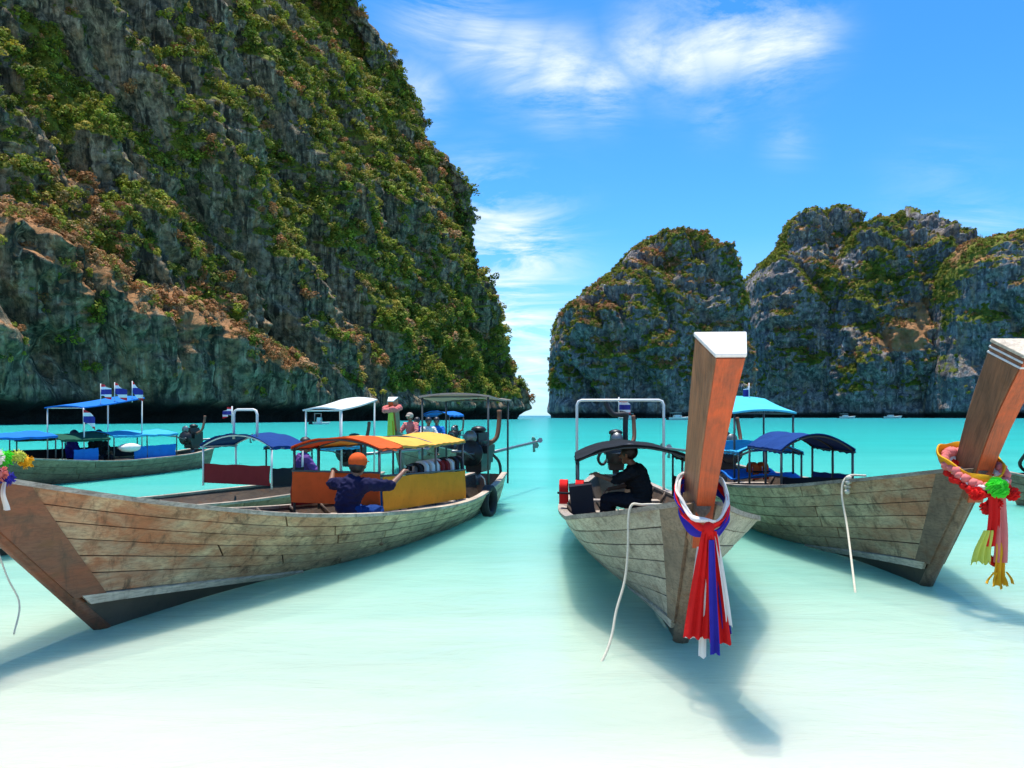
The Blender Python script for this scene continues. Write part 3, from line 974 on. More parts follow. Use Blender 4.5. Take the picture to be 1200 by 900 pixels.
# ================================================================== longtail boats
class Hull:
    def __init__(self, L, rake, beam, sheer, keel, over=0.15, bow_full=1.0):
        self.L, self.rake, self.over = L, rake, over
        self.b = pchip([(0, 0.34 * beam), (0.12, 0.60 * beam), (0.3, 0.9 * beam), (0.48, beam), (0.65, 0.93 * beam), (0.8, 0.66 * beam * bow_full), (0.92, 0.30 * beam * bow_full), (1, 0.06)])
        self.zg, self.zk = pchip(sheer), pchip(keel)

    def P(self, u, v, side, off=0.0):
        u, v = np.asarray(u, float), np.asarray(v, float)
        def raw(u, v):
            xg = -self.over + u * (self.L + self.rake + self.over)
            xk = u * self.L
            w = smoothstep(0.5, 1.0, u)
            p = 0.50 + 0.45 * w
            q = 1.35 - 0.35 * w
            b0 = 0.045
            y = b0 + np.maximum(self.b(u) - b0, 0.0) * np.power(np.maximum(v, 1e-6), p)
            z = self.zk(u) + (self.zg(u) - self.zk(u)) * np.power(np.maximum(v, 1e-6), q)
            x = xk + (xg - xk) * v
            return np.stack(np.broadcast_arrays(x, y, z), -1)
        g = raw(u, v)
        if off:
            e = 0.004
            n = np.cross(raw(np.minimum(u + e, 1), v) - raw(np.maximum(u - e, 0), v), raw(u, np.minimum(v + e, 1.0)) - raw(u, np.maximum(v - e, 0.02)))
            ln = np.linalg.norm(n, axis=-1)[..., None]
            n = n / np.maximum(ln, 1e-9)
            n = np.where(n[..., 1:2] < 0, -n, n)
            g = g + n * off
        g = g.copy()
        g[..., 1] *= side
        return g


def grid(H, us, vs, side, off):
    U, V = np.meshgrid(us, vs, indexing='ij')
    g = H.P(U, V, side, off)
    return g if side > 0 else g[:, ::-1]


def make_boat(label, stern, dirv, L, rake, beam, sheer, keel, vt, mats, nstr=6, cuts=(0.24, 0.5, 0.74), post=None, detail=True, group='longtail boats moored in the shallows', bow_full=1.0, stemw=0.016):
    rz = math.atan2(dirv[1], dirv[0])
    root = thing('longtail_boat', label, 'boat', (stern[0], stern[1], 0), rz, group)
    H = Hull(L, rake, beam, sheer, keel, bow_full=bow_full)
    root_H[root.name] = H
    mp, ms = M[mats[0]], M[mats[1]]
    uend = lambda v: 0.981 - stemw * v          # where the planks stop against the stem timber
    # inner shell (seen inside and in the joints)
    shell = MB()
    for s in (1, -1):
        shell.sheet(grid(H, np.linspace(0, 0.985, 26), np.linspace(0.0, 0.985, 7), s, -0.034), 0.022)
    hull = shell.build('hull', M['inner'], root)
    bt = MB()
    for s in (1, -1):
        bt.sheet(grid(H, np.linspace(0, 1.0, 30), np.linspace(0.0, vt, 4), s, -0.008), 0.02)
    bt.build('bottom', M['bottom'], hull)
    for s in (1, -1):
        tr = MB()
        tr.sheet(grid(H, np.linspace(0.72, 0.992, 20), np.array([vt - 0.012, vt + 0.05]), s, 0.016), 0.03)
        tr.build('rubbing_strake', M['trim'], hull)
    # planks: strakes with butt joints
    v0 = vt + 0.055
    rr = random.Random(int(L * 1000) + int(stern[0] * 77))
    edges = [v0 + (0.995 - v0) * (k / nstr)**0.92 for k in range(nstr + 1)]
    for s in (1, -1):
        for k in range(nstr):
            va, vb = edges[k], edges[k + 1]
            cc = [0.0] + sorted(min(0.9, max(0.1, c + rr.uniform(-0.09, 0.09))) for c in cuts) + [uend((va + vb) / 2)]
            for j in range(len(cc) - 1):
                ua, ub = cc[j] + (0.0009 if j else 0), cc[j + 1] - 0.0009
                gap = 0.0032 / max(0.3, float(H.zg((ua + ub) / 2) - H.zk((ua + ub) / 2)))
                w1, w2 = gap * rr.uniform(0.8, 1.8), gap * rr.uniform(0.8, 1.8)
                n = 7 if detail else 5
                b = MB().sheet(grid(H, np.linspace(ua, ub, n), np.linspace(va + w1, vb - w2, 3), s, rr.uniform(-0.002, 0.003)), 0.026)
                b.build('plank', mp, hull)
    # stem timber
    st = MB()
    for s in (1, -1):
        vs = np.linspace(vt + 0.04, 1.0, 8)
        g = np.stack([H.P(np.linspace(float(uend(v)) - 0.004, 1.0, 6), np.full(6, v), s, 0.010) for v in vs], 1)
        st.sheet(g if s > 0 else g[:, ::-1], 0.035)
    # nose piece closing the front of the stem
    vs = np.linspace(0.0, 1.0, 8)
    a = H.P(np.full(8, 1.0), vs, 1)
    path = [(p[0] - 0.015, 0, p[2]) for p in a]
    st.tube(path, 0.062, 8)
    st.build('stem', ms, root)
    # transom
    g = np.stack([H.P(np.full(7, 0.004), np.linspace(0.02, 0.985, 7), s, -0.012) for s in (1, -1)], 0)
    mid = g.mean(0, keepdims=True)
    MB().sheet(np.concatenate([g[:1], mid, g[1:]], 0), 0.04).build('transom', ms, root)
    # gunwale rails
    for s in (1, -1):
        us = np.linspace(0, 0.985, 40)
        p = H.P(us, np.full(40, 1.0), s)
        rail = MB()
        inn = p.copy(); inn[:, 1] -= s * 0.075
        out = p.copy(); out[:, 1] += s * 0.035
        inn[:, 1] = np.where(inn[:, 1] * s < 0.01, s * 0.01, inn[:, 1])
        g = np.stack([out, (inn + out) / 2 + np.array([0, 0, 0.004]), inn], 1)
        rail.sheet(g if s > 0 else g[:, ::-1], 0.036)
        rail.build('gunwale', M['rail'], root)
    # foredeck
    us = np.linspace(0.80, 0.965, 8)
    g = np.stack([H.P(us, np.full(8, 0.93), 1, -0.04), H.P(us, np.full(8, 0.93), 1, -0.04) * [1, 0, 1] + [0, 0, 0.03], H.P(us, np.full(8, 0.93), -1, -0.04)], 1)
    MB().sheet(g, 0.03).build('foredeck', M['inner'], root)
    if detail:
        # floorboards and thwarts, each a board of its own
        for k in range(6):
            y = -0.5 + 0.2 * k
            # each board stops where the hull closes in on it
            ok = []
            for u in np.linspace(0.05, 0.9, 60):
                sec = H.P(np.full(40, u), np.linspace(0.02, 1, 40), 1, -0.06)
                if np.interp(0.08, sec[:, 2], sec[:, 1]) > abs(y) + 0.10:
                    ok.append(float(np.interp(0.08, sec[:, 2], sec[:, 0])))
            if len(ok) > 4:
                xa, xb_ = max(min(ok), L * 0.16) + 0.05, min(max(ok), L * 0.74) - 0.05
                MB().box(((xa + xb_) / 2, y, 0.10), (xb_ - xa, 0.17, 0.025)).build('floorboard', M['rail'], root)
        for u in (0.22, 0.45, 0.72):
            p = H.P(u, 0.80, 1)
            MB().box((p[0], 0, p[2]), (0.24, 2 * p[1] - 0.08, 0.035)).build('thwart', M['rail'], root)
        for u in np.linspace(0.1, 0.86, 12):
            for s in (1, -1):
                p = H.P(np.full(6, u), np.linspace(0.25, 0.97, 6), s, -0.055)
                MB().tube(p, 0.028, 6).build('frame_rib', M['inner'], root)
    if post:
        xb, zb, xt, zt, yt = post['xb'], post['zb'], post['xt'], post['zt'], post.get('yt', 0.0)
        fb, ft, bb, btp, db, dt = post['w']       # front/back widths and depths at base and top
        ax = Vector((xt - xb, yt, zt - zb)).normalized()
        fwd = Vector((ax.z, 0, -ax.x)).normalized()
        NS = 7
        rings = []
        for k in range(NS):
            t = k / (NS - 1)
            te = t**1.25
            c = Vector((xb, 0, zb)) + Vector((xt - xb, yt, zt - zb)) * t + fwd * (-0.06 * math.sin(math.pi * t))
            f, b_, d_ = fb + (ft - fb) * te, bb + (btp - bb) * te, db + (dt - db) * te
            rings.append([c + fwd * d_ / 2 + Vector((0, f / 2, 0)), c + fwd * d_ / 2 + Vector((0, -f / 2, 0)), c - fwd * d_ / 2 + Vector((0, -b_ / 2, 0)), c - fwd * d_ / 2 + Vector((0, b_ / 2, 0))])
        side = MB()
        front = MB()
        vs = [p for r_ in rings for p in r_]
        fs = []
        for k in range(NS - 1):
            for j in range(4):
                j2 = (j + 1) % 4
                fs.append((k * 4 + j, k * 4 + j2, (k + 1) * 4 + j2, (k + 1) * 4 + j))
        fs += [(3, 2, 1, 0)]
        top = (NS - 1) * 4
        fs += [(top, top + 1, top + 2, top + 3)]
        side.add(vs, fs, False)
        po = side.build('bow_post', M['post_side'], root)
        bevel(po, 0.012)
        # front board, proud of the post
        g = np.array([[tuple(r_[0] + fwd * 0.008 + Vector((0, -0.004, 0))), tuple(r_[1] + fwd * 0.008 + Vector((0, 0.004, 0)))] for r_ in rings])
        front.sheet(g, 0.014).build('front_board', M['post'], po)
        # cap
        capm = MB()
        r_ = rings[-1]
        c = sum(r_, Vector()) / 4
        lo = [c + (p - c) * 1.05 + ax * 0.002 for p in r_]
        hi = [c + (p - c) * 1.05 + ax * post.get('capt', 0.03) for p in r_]
        capm.add(lo + hi, [(0, 1, 5, 4), (1, 2, 6, 5), (2, 3, 7, 6), (3, 0, 4, 7), (4, 5, 6, 7), (3, 2, 1, 0)], False)
        bevel(capm.build('post_cap', M[post.get('capm', 'white_paint')], po), 0.008)
        if post.get('mould'):
            for q in (0.035, 0.075):
                md = MB()
                t = 1 - q
                c2 = c - ax * q * 1.2
                md.add([c2 + (p - c) * 1.02 for p in r_] + [c2 + (p - c) * 1.02 + ax * 0.016 for p in r_], [(0, 1, 5, 4), (1, 2, 6, 5), (2, 3, 7, 6), (3, 0, 4, 7), (4, 5, 6, 7), (3, 2, 1, 0)], False)
                md.build('moulding', M['white_paint'], po)
    return root, H


root_H = {}


def bevel(ob, w):
    m = ob.modifiers.new('worn_edges', 'BEVEL')
    m.width = w
    m.segments = 2
    m.limit_method = 'ANGLE'


def canopy(root, x0, x1, hw, ze, zp, mat, posts, zbase, pmat='pipe_dark', valance=0.05, droop=0.0, yc=0.0):
    nx_, ny_ = 22, 19
    xs = np.linspace(x0, x1, nx_)
    ys = np.linspace(-hw, hw, ny_)
    g = np.zeros((nx_, ny_, 3))
    for i, x in enumerate(xs):
        t = (x - x0) / (x1 - x0)
        sag = -0.035 * abs(math.sin(t * math.pi * max(1, len(posts) - 1)))
        for j, y in enumerate(ys):
            k = 1 - (y / hw)**2
            end = droop * (max(0, (t - 0.8) / 0.2)**2 + max(0, (0.2 - t) / 0.2)**2)
            g[i, j] = (x, y + yc, ze + (zp - ze) * k + sag * (0.4 + k) - end + 0.007 * math.sin(x * 9 + y * 7 + x0) + 0.006 * math.sin(y * 19 - x * 5) * math.sin(x * 6 + 1) + 0.004 * math.sin(x * 31 + y * 13))
    c = MB().sheet(g, 0.012)
    co = c.build('canopy', M[mat], root)
    if valance:
        for s in (0, -1):
            e = g[:, s]
            gv = np.stack([e + [0, 0, 0.004], e + [0, 0, -valance / 2], e + np.stack([np.zeros(nx_), 0.012 * np.sin(xs * 23), np.full(nx_, -valance) + 0.006 * np.sin(xs * 31)], 1)], 1)
            MB().sheet(gv, 0.008).build('valance', M[mat], co)
    for x in posts:
        pts = [(x, y + yc, ze + (zp - ze) * (1 - (y / hw)**2) - 0.03) for y in np.linspace(-hw, hw, 11)]
        MB().tube(pts, 0.014, 6).build('rib', M[pmat], root)
        for s in (-1, 1):
            MB().tube([(x, s * hw * 0.97 + yc, zbase), (x, s * hw * 0.97 + yc, ze - 0.02)], 0.017, 6).build('post', M[pmat], root)
    for s in (-1, 1):
        MB().tube([(x0, s * hw * 0.99 + yc, ze - 0.035), (x1, s * hw * 0.99 + yc, ze - 0.035)], 0.012, 6).build('side_rail', M[pmat], root)
    return co


def flat_roof(root, x0, x1, hw, z0, z1, mat, zbase, pmat='pipe_dark', posts=True, yc=0.0, th=0.03):
    """stiff awning on four poles, tilted from z0 (aft) to z1 (fore)"""
    nx_, ny_ = 7, 7
    g = np.zeros((nx_, ny_, 3))
    for i, x in enumerate(np.linspace(x0, x1, nx_)):
        for j, y in enumerate(np.linspace(-hw, hw, ny_)):
            t = i / (nx_ - 1)
            g[i, j] = (x, y + yc, z0 + (z1 - z0) * t + 0.05 * (1 - (y / hw)**2) - 0.02 * math.sin(math.pi * t))
    ro = MB().sheet(g, th).build('awning', M[mat], root)
    if posts:
        for x, z in ((x0 + 0.06, z0), (x1 - 0.06, z1)):
            for s in (-1, 1):
                MB().tube([(x, s * hw * 0.93 + yc, zbase), (x, s * hw * 0.93 + yc, z - 0.005)], 0.018, 6).build('awning_pole', M[pmat], root)
            MB().tube([(x, -hw * 0.93 + yc, z - 0.005), (x, hw * 0.93 + yc, z - 0.005)], 0.014, 6).build('awning_bar', M[pmat], root)
    return ro


def pipe_frame(root, x, hw, z0, z1, pmat='pipe_white', yc=0.0, r=0.022):
    pts = [(x, -hw + yc, z0), (x, -hw + yc, z1 - 0.08), (x, -hw + yc + 0.025, z1 - 0.02), (x, -hw + yc + 0.08, z1), (x, hw + yc - 0.08, z1), (x, hw + yc - 0.025, z1 - 0.02), (x, hw + yc, z1 - 0.08), (x, hw + yc, z0)]
    MB().tube(pts, r, 8).build('pipe_arch', M[pmat], root)


def engine(root, x, z, yaw=0.0, tilt=0.0, shaft=3.0, y=0.0, size=1.0):
    """car engine on a swivel with the long propeller shaft aft and the tiller forward"""
    R = Matrix.Rotation(yaw, 3, 'Z') @ Matrix.Rotation(tilt, 3, 'Y')
    c = Vector((x, y, z))
    T = lambda p: c + R @ (Vector(p) * size)
    b = MB()
    b.box(T((0, 0, 0)), [size * k for k in (0.52, 0.30, 0.34)], R)
    b.box(T((0, 0, 0.22)), [size * k for k in (0.44, 0.20, 0.14)], R, 0.85)
    b.box(T((0.02, 0.17, 0.05)), [size * k for k in (0.34, 0.10, 0.12)], R)
    b.box(T((0.02, -0.17, 0.08)), [size * k for k in (0.30, 0.10, 0.14)], R)
    b.box(T((-0.02, 0, -0.22)), [size * k for k in (0.40, 0.24, 0.14)], R, 1.1)
    eo = b.build('engine', M['engine'], root)
    MB().tube([T((0.27, 0, 0.0)), T((0.33, 0, 0.0))], size * 0.19, 16).build('flywheel', M['engine'], eo)
    MB().tube([T((0.29, 0.0, 0.24)), T((0.32, 0.0, 0.24))], size * 0.10, 12).build('pulley', M['steel'], eo)
    MB().tube([T((0.36, 0.08 * math.cos(a) , 0.08 * math.sin(a))) for a in np.linspace(0, 6.28, 3)], size * 0.02, 5).build('starter_crank', M['steel'], eo)
    MB().tube(catmull([T((0.1, 0.2, 0.12)), T((0.0, 0.30, 0.22)), T((-0.1, 0.31, 0.46)), T((-0.14, 0.30, 0.62))], 5), size * 0.035, 8).build('exhaust_pipe', M['rust'], eo)
    MB().ball(T((-0.05, 0, 0.33)), size * 0.12, 12, 6, (1, 1, 0.5)).build('air_filter', M['engine'], eo)
    MB().tube(catmull([T((0.2, -0.2, 0.1)), T((0.05, -0.30, -0.1)), T((-0.25, -0.2, -0.22)), T((-0.3, -0.05, 0.0))], 5), size * 0.025, 6).build('hose', M['rubber'], eo)
    MB().tube([T((0, 0, -0.28)), Vector((x, y, z)) + Vector((0, 0, -0.62))], [0.06, 0.05], 8).build('swivel_post', M['steel'], eo)
    MB().tube([T((0.25, 0.05, -0.10)), T((0.8, 0.10, 0.06)), T((1.25, 0.10, 0.10))], size * 0.02, 6).build('tiller', M['steel'], eo)
    sh = MB()
    sh.tube([T((-0.24, 0, -0.06)), T((-shaft, 0, -0.05))], 0.032, 8)
    so = sh.build('propeller_shaft', M['steel'], eo)
    pr = MB()
    e = T((-shaft, 0, -0.05))
    axd = (T((-1, 0, 0)) - T((0, 0, 0))).normalized()
    for k in range(3):
        a = k * 2.094 + 0.5
        u = R @ Vector((0, math.cos(a), math.sin(a)))
        w = R @ Vector((0, -math.sin(a), math.cos(a)))
        pr.sheet([[tuple(e + u * 0.03 - w * 0.03), tuple(e + u * 0.03 + w * 0.03 + axd * 0.03)], [tuple(e + u * 0.09 - w * 0.07 - axd * 0.01), tuple(e + u * 0.09 + w * 0.05 + axd * 0.05)], [tuple(e + u * 0.15 - w * 0.05), tuple(e + u * 0.15 + w * 0.02 + axd * 0.04)]], 0.008)
    pr.tube([e - axd * 0.05, e + axd * 0.07], [0.04, 0.02], 8)
    pr.build('propeller', M['steel'], eo)
    MB().tube([e + Vector((0, 0, 0)) - axd * 0.25, e - axd * 0.2 + Vector((0, 0, -0.22))], [0.02, 0.035], 6).build('skeg', M['steel'], eo)
    return eo


def panel(root, x0, x1, y, z0a, z0b, z1a, z1b, mat, wav=0.012):
    n = 14
    g = []
    for i in range(n):
        t = i / (n - 1)
        x = x0 + (x1 - x0) * t
        a, b = z0a + (z0b - z0a) * t, z1a + (z1b - z1a) * t
        g.append([(x, y + wav * math.sin(x * 7 + k * 1.3) * (0.3 + 0.2 * k), a + (b - a) * k / 4 - (0.012 * math.sin(math.pi * t * 3)**2 if k == 4 else 0)) for k in range(5)])
    return MB().sheet(g, 0.010).build('side_panel', M[mat], root)


def cross_panel(root, x, y0, y1, z0, z1, mat):
    """sheet stretched across the boat"""
    g = [[(x + 0.012 * math.sin(y * 9 + k), y, z0 + (z1 - z0) * k / 4 - (0.014 * math.sin(y * 5)**2 if k == 4 else 0)) for k in range(5)] for y in np.linspace(y0, y1, 12)]
    return MB().sheet(g, 0.010).build('cross_panel', M[mat], root)


def hang(root, p):
    return world_of(root, p), root.rotation_euler.z


def rope(label, pts, r=0.016, name='mooring_rope', cat='rope', group=None, mat='rope'):
    P = [Vector(p) for p in pts]
    base = P[-1].copy()
    path = catmull([p - base for p in P], 8)
    o = MB().tube(path, r, 7).build(name, M[mat])
    o.location = base
    return tag(o, label, cat, group)


def at(px, py, Y):
    return Vector(((px - 600) / F_PX * Y, Y, CAM_H + (HORIZON - py) / F_PX * Y))


# ---------------------------------------------------------------- the three boats in front
SHEER_A = [(0, 0.58), (0.12, 0.46), (0.3, 0.40), (0.5, 0.50), (0.7, 0.70), (0.85, 0.98), (1, 1.36)]
KEEL_A = [(0, -0.10), (0.3, -0.17), (0.6, -0.16), (0.85, -0.06), (1, -0.015)]
dA = Vector((-0.306, -0.952)).normalized()
footA = Vector((-3.29, 6.17))
LA = 9.2
boatA, HA = make_boat('broad weathered longtail boat with reddish bow planks and orange and yellow canopy', footA - dA * LA, dA, LA, 1.38, 0.93, SHEER_A, KEEL_A, 0.20,
                      ('plank_a', 'stem_a'), stemw=0.030, post=dict(xb=LA + 1.05, zb=0.98, xt=LA + 2.0, zt=2.45, w=(0.11, 0.17, 0.17, 0.30, 0.22, 0.30)))
SHEER_B = [(0, 0.60), (0.12, 0.52), (0.3, 0.47), (0.5, 0.51), (0.7, 0.66), (0.85, 0.87), (1, 1.15)]
dB = Vector((-0.072, -0.997)).normalized()
footB = Vector((1.275, 5.80))
LB = 8.7
boatB, HB = make_boat('grey longtail boat with tall white-capped bow post and small black canopy', footB - dB * LB, dB, LB, 0.95, 0.94, SHEER_B, KEEL_A, 0.12,
                      ('plank_b', 'stem_b'), post=dict(xb=LB + 0.74, zb=0.90, xt=LB + 1.33, zt=2.10, yt=0.06, w=(0.11, 0.165, 0.20, 0.30, 0.22, 0.34)), bow_full=1.28)
SHEER_C = [(0, 0.72), (0.12, 0.66), (0.3, 0.62), (0.5, 0.66), (0.7, 0.80), (0.85, 1.0), (1, 1.24)]
dC = Vector((0.0, -1.0))
footC = Vector((4.15, 7.7))
LC = 8.8
boatC, HC = make_boat('tan longtail boat with moulded red-brown bow post, navy canopy and flower garland', footC - dC * LC, dC, LC, 0.92, 0.98, SHEER_C, KEEL_A, 0.17,
                      ('plank_c', 'stem_b'), post=dict(xb=LC + 0.70, zb=0.98, xt=LC + 1.34, zt=2.24, yt=0.08, w=(0.14, 0.20, 0.22, 0.33, 0.24, 0.36), mould=True, capm='trim', capt=0.035))

# boat A: canopies, panels, awning, engine
canopy(boatA, 5.02, 5.66, 0.62, 1.30, 1.43, 'c_orange', (5.05, 5.62), 0.45, valance=0.03)
canopy(boatA, 2.80, 5.01, 0.62, 1.30, 1.43, 'c_yellow', (2.85, 3.9), 0.4, valance=0.03)
cross_panel(boatA, 5.64, -0.62, 0.62, 0.60, 1.00, 'c_orange')
panel(boatA, 2.80, 5.58, 0.63, 0.40, 0.52, 0.84, 0.95, 'c_yellow_panel')
panel(boatA, 2.8, 5.6, -0.66, 0.40, 0.55, 0.70, 0.80, 'c_maroon')
MB().tube([(2.8, 0.63, 0.85), (5.62, 0.63, 0.96)], 0.014, 6).build('hand_rail', M['pipe_dark'], boatA)
MB().tube([(5.64, -0.62, 1.0), (5.64, 0.62, 1.0)], 0.014, 6).build('hand_rail', M['pipe_dark'], boatA)
MB().box((6.2, 0.12, 0.40), (0.36, 1.3, 0.04)).build('thwart', M['rail'], boatA)
for s, nm in ((1, 'side_deck'),):
    us = np.linspace(0.27, 0.66, 10)
    o_, i_ = HA.P(us, np.full(10, 0.975), s), HA.P(us, np.full(10, 0.975), s)
    i_ = i_.copy(); i_[:, 1] = 0.60
    o_ = o_.copy(); o_[:, 1] -= 0.07
    MB().sheet(np.stack([o_, i_], 1), 0.025).build(nm, M['rail'], boatA)
flat_roof(boatA, 0.55, 1.75, 0.66, 1.98, 2.03, 'c_beige', 0.45)
engine(boatA, 0.55, 1.02, yaw=0.0, tilt=0.03, shaft=3.2, size=1.25)
MB().tube(catmull([(-0.1, 0.0, 1.0), (-0.42, 0.1, 0.75), (-0.45, 0.1, 0.3), (-0.1, 0.1, 0.12)], 6), 0.03, 7).build('hose', M['rubber'], boatA)
# cabin structure forward of the stern: seat back and cool box in the shade
MB().box((3.9, -0.25, 0.55), (0.5, 0.45, 0.4)).build('cool_box', M['c_blue'], boatA)

# boat B
canopy(boatB, 2.9, 4.9, 0.74, 1.15, 1.33, 'c_black', (2.95, 3.9, 4.85), 0.5, valance=0.07)
pipe_frame(boatB, 2.0, 0.70, 0.45, 1.95)
MB().tube(catmull([(1.0, 0.16, 1.2), (1.0, 0.16, 1.6), (1.02, 0.16, 1.72), (1.1, -0.05, 1.72), (1.12, -0.16, 1.85), (1.12, -0.2, 2.0)], 5), 0.045, 8).build('exhaust_stack', M['rubber'], boatB)
engine(boatB, 0.9, 1.05, shaft=3.0, size=1.05)
MB().box((5.0, -0.68, 0.68), (0.45, 0.28, 0.34), Matrix.Rotation(0.12, 3, 'X')).build('locker', M['c_charcoal'], boatB)
panel(boatB, 2.9, 4.9, 0.74, 0.5, 0.55, 0.80, 0.85, 'c_black')

# boat C
canopy(boatC, 4.6, 6.1, 0.50, 1.24, 1.45, 'c_navy', (4.65, 5.4, 6.05), 0.6, valance=0.05)
cross_panel(boatC, 6.0, -0.48, 0.48, 0.62, 0.86, 'c_black')
panel(boatC, 4.65, 6.0, 0.50, 0.6, 0.66, 0.84, 0.90, 'c_navy')
canopy(boatC, 2.4, 4.2, 0.52, 1.12, 1.26, 'c_sky', (2.45, 4.15), 0.6)
flat_roof(boatC, 2.3, 3.9, 0.52, 2.0, 1.74, 'c_cyan', 0.6)
engine(boatC, 1.5, 0.98, shaft=3.0, size=1.1, yaw=0.15)
MB().sheet([[(x, y, 0.70 + 0.05 * math.sin(x * 5 + y * 4)) for y in np.linspace(-0.55, 0.55, 8)] for x in np.linspace(2.2, 4.1, 10)], 0.02).build('tarpaulin', M['c_blue'], boatC)

# ---------------------------------------------------------------- boats behind
SH_F = [(0, 0.62), (0.15, 0.50), (0.4, 0.48), (0.7, 0.68), (0.85, 0.9), (1, 1.25)]
boatD, HD = make_boat('longtail boat with navy canopy and white awning moored behind the orange-canopied boat', (-3.05, 16.2), Vector((-0.42, -0.907)), 7.6, 0.9, 0.92, [(0, 0.5), (0.15, 0.40), (0.5, 0.38), (0.75, 0.46), (0.9, 0.62), (1, 0.82)], KEEL_A, 0.16,
                      ('plank_far', 'stem_b'), nstr=4, cuts=(0.5,), detail=False, post=dict(xb=8.25, zb=0.6, xt=8.9, zt=1.9, w=(0.1, 0.16, 0.16, 0.28, 0.2, 0.3)))
canopy(boatD, 2.9, 3.75, 0.78, 1.20, 1.40, 'c_navy', (2.95, 3.7), 0.5, pmat='pipe_white')
cross_panel(boatD, 3.68, -0.76, 0.70, 0.55, 0.88, 'c_maroon')
panel(boatD, 2.95, 3.7, 0.78, 0.5, 0.55, 0.82, 0.84, 'c_charcoal')
pipe_frame(boatD, 3.5, 0.26, 1.3, 1.80)
flat_roof(boatD, 0.3, 1.5, 0.46, 2.02, 1.80, 'c_grey_white', 0.5, 'pipe_white')
canopy(boatD, 1.0, 2.4, 0.62, 1.12, 1.26, 'c_sky', (1.05, 2.35), 0.5)
engine(boatD, 0.5, 0.95, shaft=2.8, size=1.0)

dG = Vector((-0.25, -0.968)).normalized()
boatG, HG = make_boat('long brown longtail boat with raised blue awning and flags below the cliff', (-10.2, 25.3), dG, 9.6, 0.9, 0.95, SH_F, KEEL_A, 0.14,
                      ('plank_far', 'stem_b'), nstr=4, cuts=(0.5,), detail=False, post=dict(xb=10.2, zb=0.85, xt=10.8, zt=2.0, w=(0.1, 0.16, 0.16, 0.28, 0.2, 0.3)))
canopy(boatG, 2.1, 4.7, 0.72, 1.16, 1.28, 'c_sky', (2.15, 3.4, 4.65), 0.5)
canopy(boatG, 4.8, 6.4, 0.72, 1.10, 1.26, 'c_green', (4.85, 6.35), 0.5)
canopy(boatG, 6.5, 8.6, 0.72, 1.20, 1.32, 'c_blue', (6.55, 8.55), 0.5)
flat_roof(boatG, 3.4, 5.6, 0.62, 2.20, 1.90, 'c_blue', 0.5, 'pipe_white')
panel(boatG, 2.2, 3.9, 0.70, 0.46, 0.48, 0.86, 0.84, 'c_blue')
panel(boatG, 5.2, 6.0, 0.70, 0.5, 0.52, 0.86, 0.84, 'c_blue')
panel(boatG, 2.2, 8.4, -0.70, 0.48, 0.6, 0.80, 0.84, 'c_charcoal')
engine(boatG, 0.5, 0.98, shaft=3.0, size=1.15)

dF = Vector((-0.15, -0.988)).normalized()
boatF, HF = make_boat('distant longtail boat with garlanded bow post and small blue canopy in open water', (-2.15, 30.5), dF, 7.6, 0.8, 0.8, SH_F, KEEL_A, 0.14,
                      ('plank_far', 'stem_b'), nstr=3, cuts=(), detail=False, post=dict(xb=8.05, zb=0.85, xt=8.6, zt=2.15, w=(0.1, 0.16, 0.16, 0.28, 0.2, 0.3)))
canopy(boatF, 1.2, 3.6, 0.5, 1.72, 1.86, 'c_blue', (1.25, 3.55), 0.5)
engine(boatF, 0.5, 0.95, shaft=2.8)

dH = Vector((0.40, -0.916)).normalized()
boatH, HH = make_boat('longtail boat with black engine moored beside the flower-garlanded boat, stern showing', (9.75, 14.6), dH, 8.0, 0.9, 0.85, SH_F, KEEL_A, 0.14,
                      ('plank_far', 'stem_b'), nstr=4, cuts=(0.5,), detail=False)
engine(boatH, 0.35, 0.92, yaw=-1.0, shaft=2.2, size=1.25)

# ---------------------------------------------------------------- things hung on the boats
# tyre fender on boat A
pt = HA.P(0.185, 0.80, 1, 0.06)
c, rz = hang(boatA, pt)
ty = thing('tyre', 'worn black tyre hung as a fender near the stern of the orange-canopied boat', 'tyre', c + Vector((0, 0, -0.25)), rz)
prof = [(0.27, 0.055), (0.245, 0.075), (0.20, 0.07), (0.175, 0.05), (0.175, -0.05), (0.20, -0.07), (0.245, -0.075), (0.27, -0.055)]
tyre = MB()
n = 28
vs, fs = [], []
for k in range(n):
    a = 2 * math.pi * k / n
    for r_, w in prof:
        vs.append((r_ * math.cos(a), w, 0.25 + r_ * math.sin(a)))
for k in range(n):
    for j in range(8):
        fs.append((k * 8 + j, k * 8 + (j + 1) % 8, ((k + 1) % n) * 8 + (j + 1) % 8, ((k + 1) % n) * 8 + j))
tyre.add(vs, fs)
tyre.build('casing', M['rubber'], ty)
MB().tube([(0, -0.04, 0.42), (0.0, -0.08, 0.62), (0, -0.14, 0.68)], 0.012, 6).build('lashing', M['rope'], ty)

# black fender straps over the side of boat C
for k, u in enumerate((0.20, 0.235, 0.30, 0.335)):
    top = HC.P(u, 1.0, -1)
    p = [(top[0], top[1] + 0.10, top[2] + 0.03), (top[0], top[1] - 0.02, top[2] + 0.075), (top[0] - 0.02, top[1] - 0.085, top[2] - 0.05)]
    low = HC.P(u - 0.008, 0.62, -1, 0.05)
    p.append(tuple(low))
    rope('black rubber fender strap over the gunwale beside the blue tarpaulin, %s from the engine' % ('first', 'second', 'third', 'fourth')[k], [world_of(boatC, q) for q in p], 0.030, 'fender_strap', 'fender', 'rubber straps over the gunwale', 'rubber')

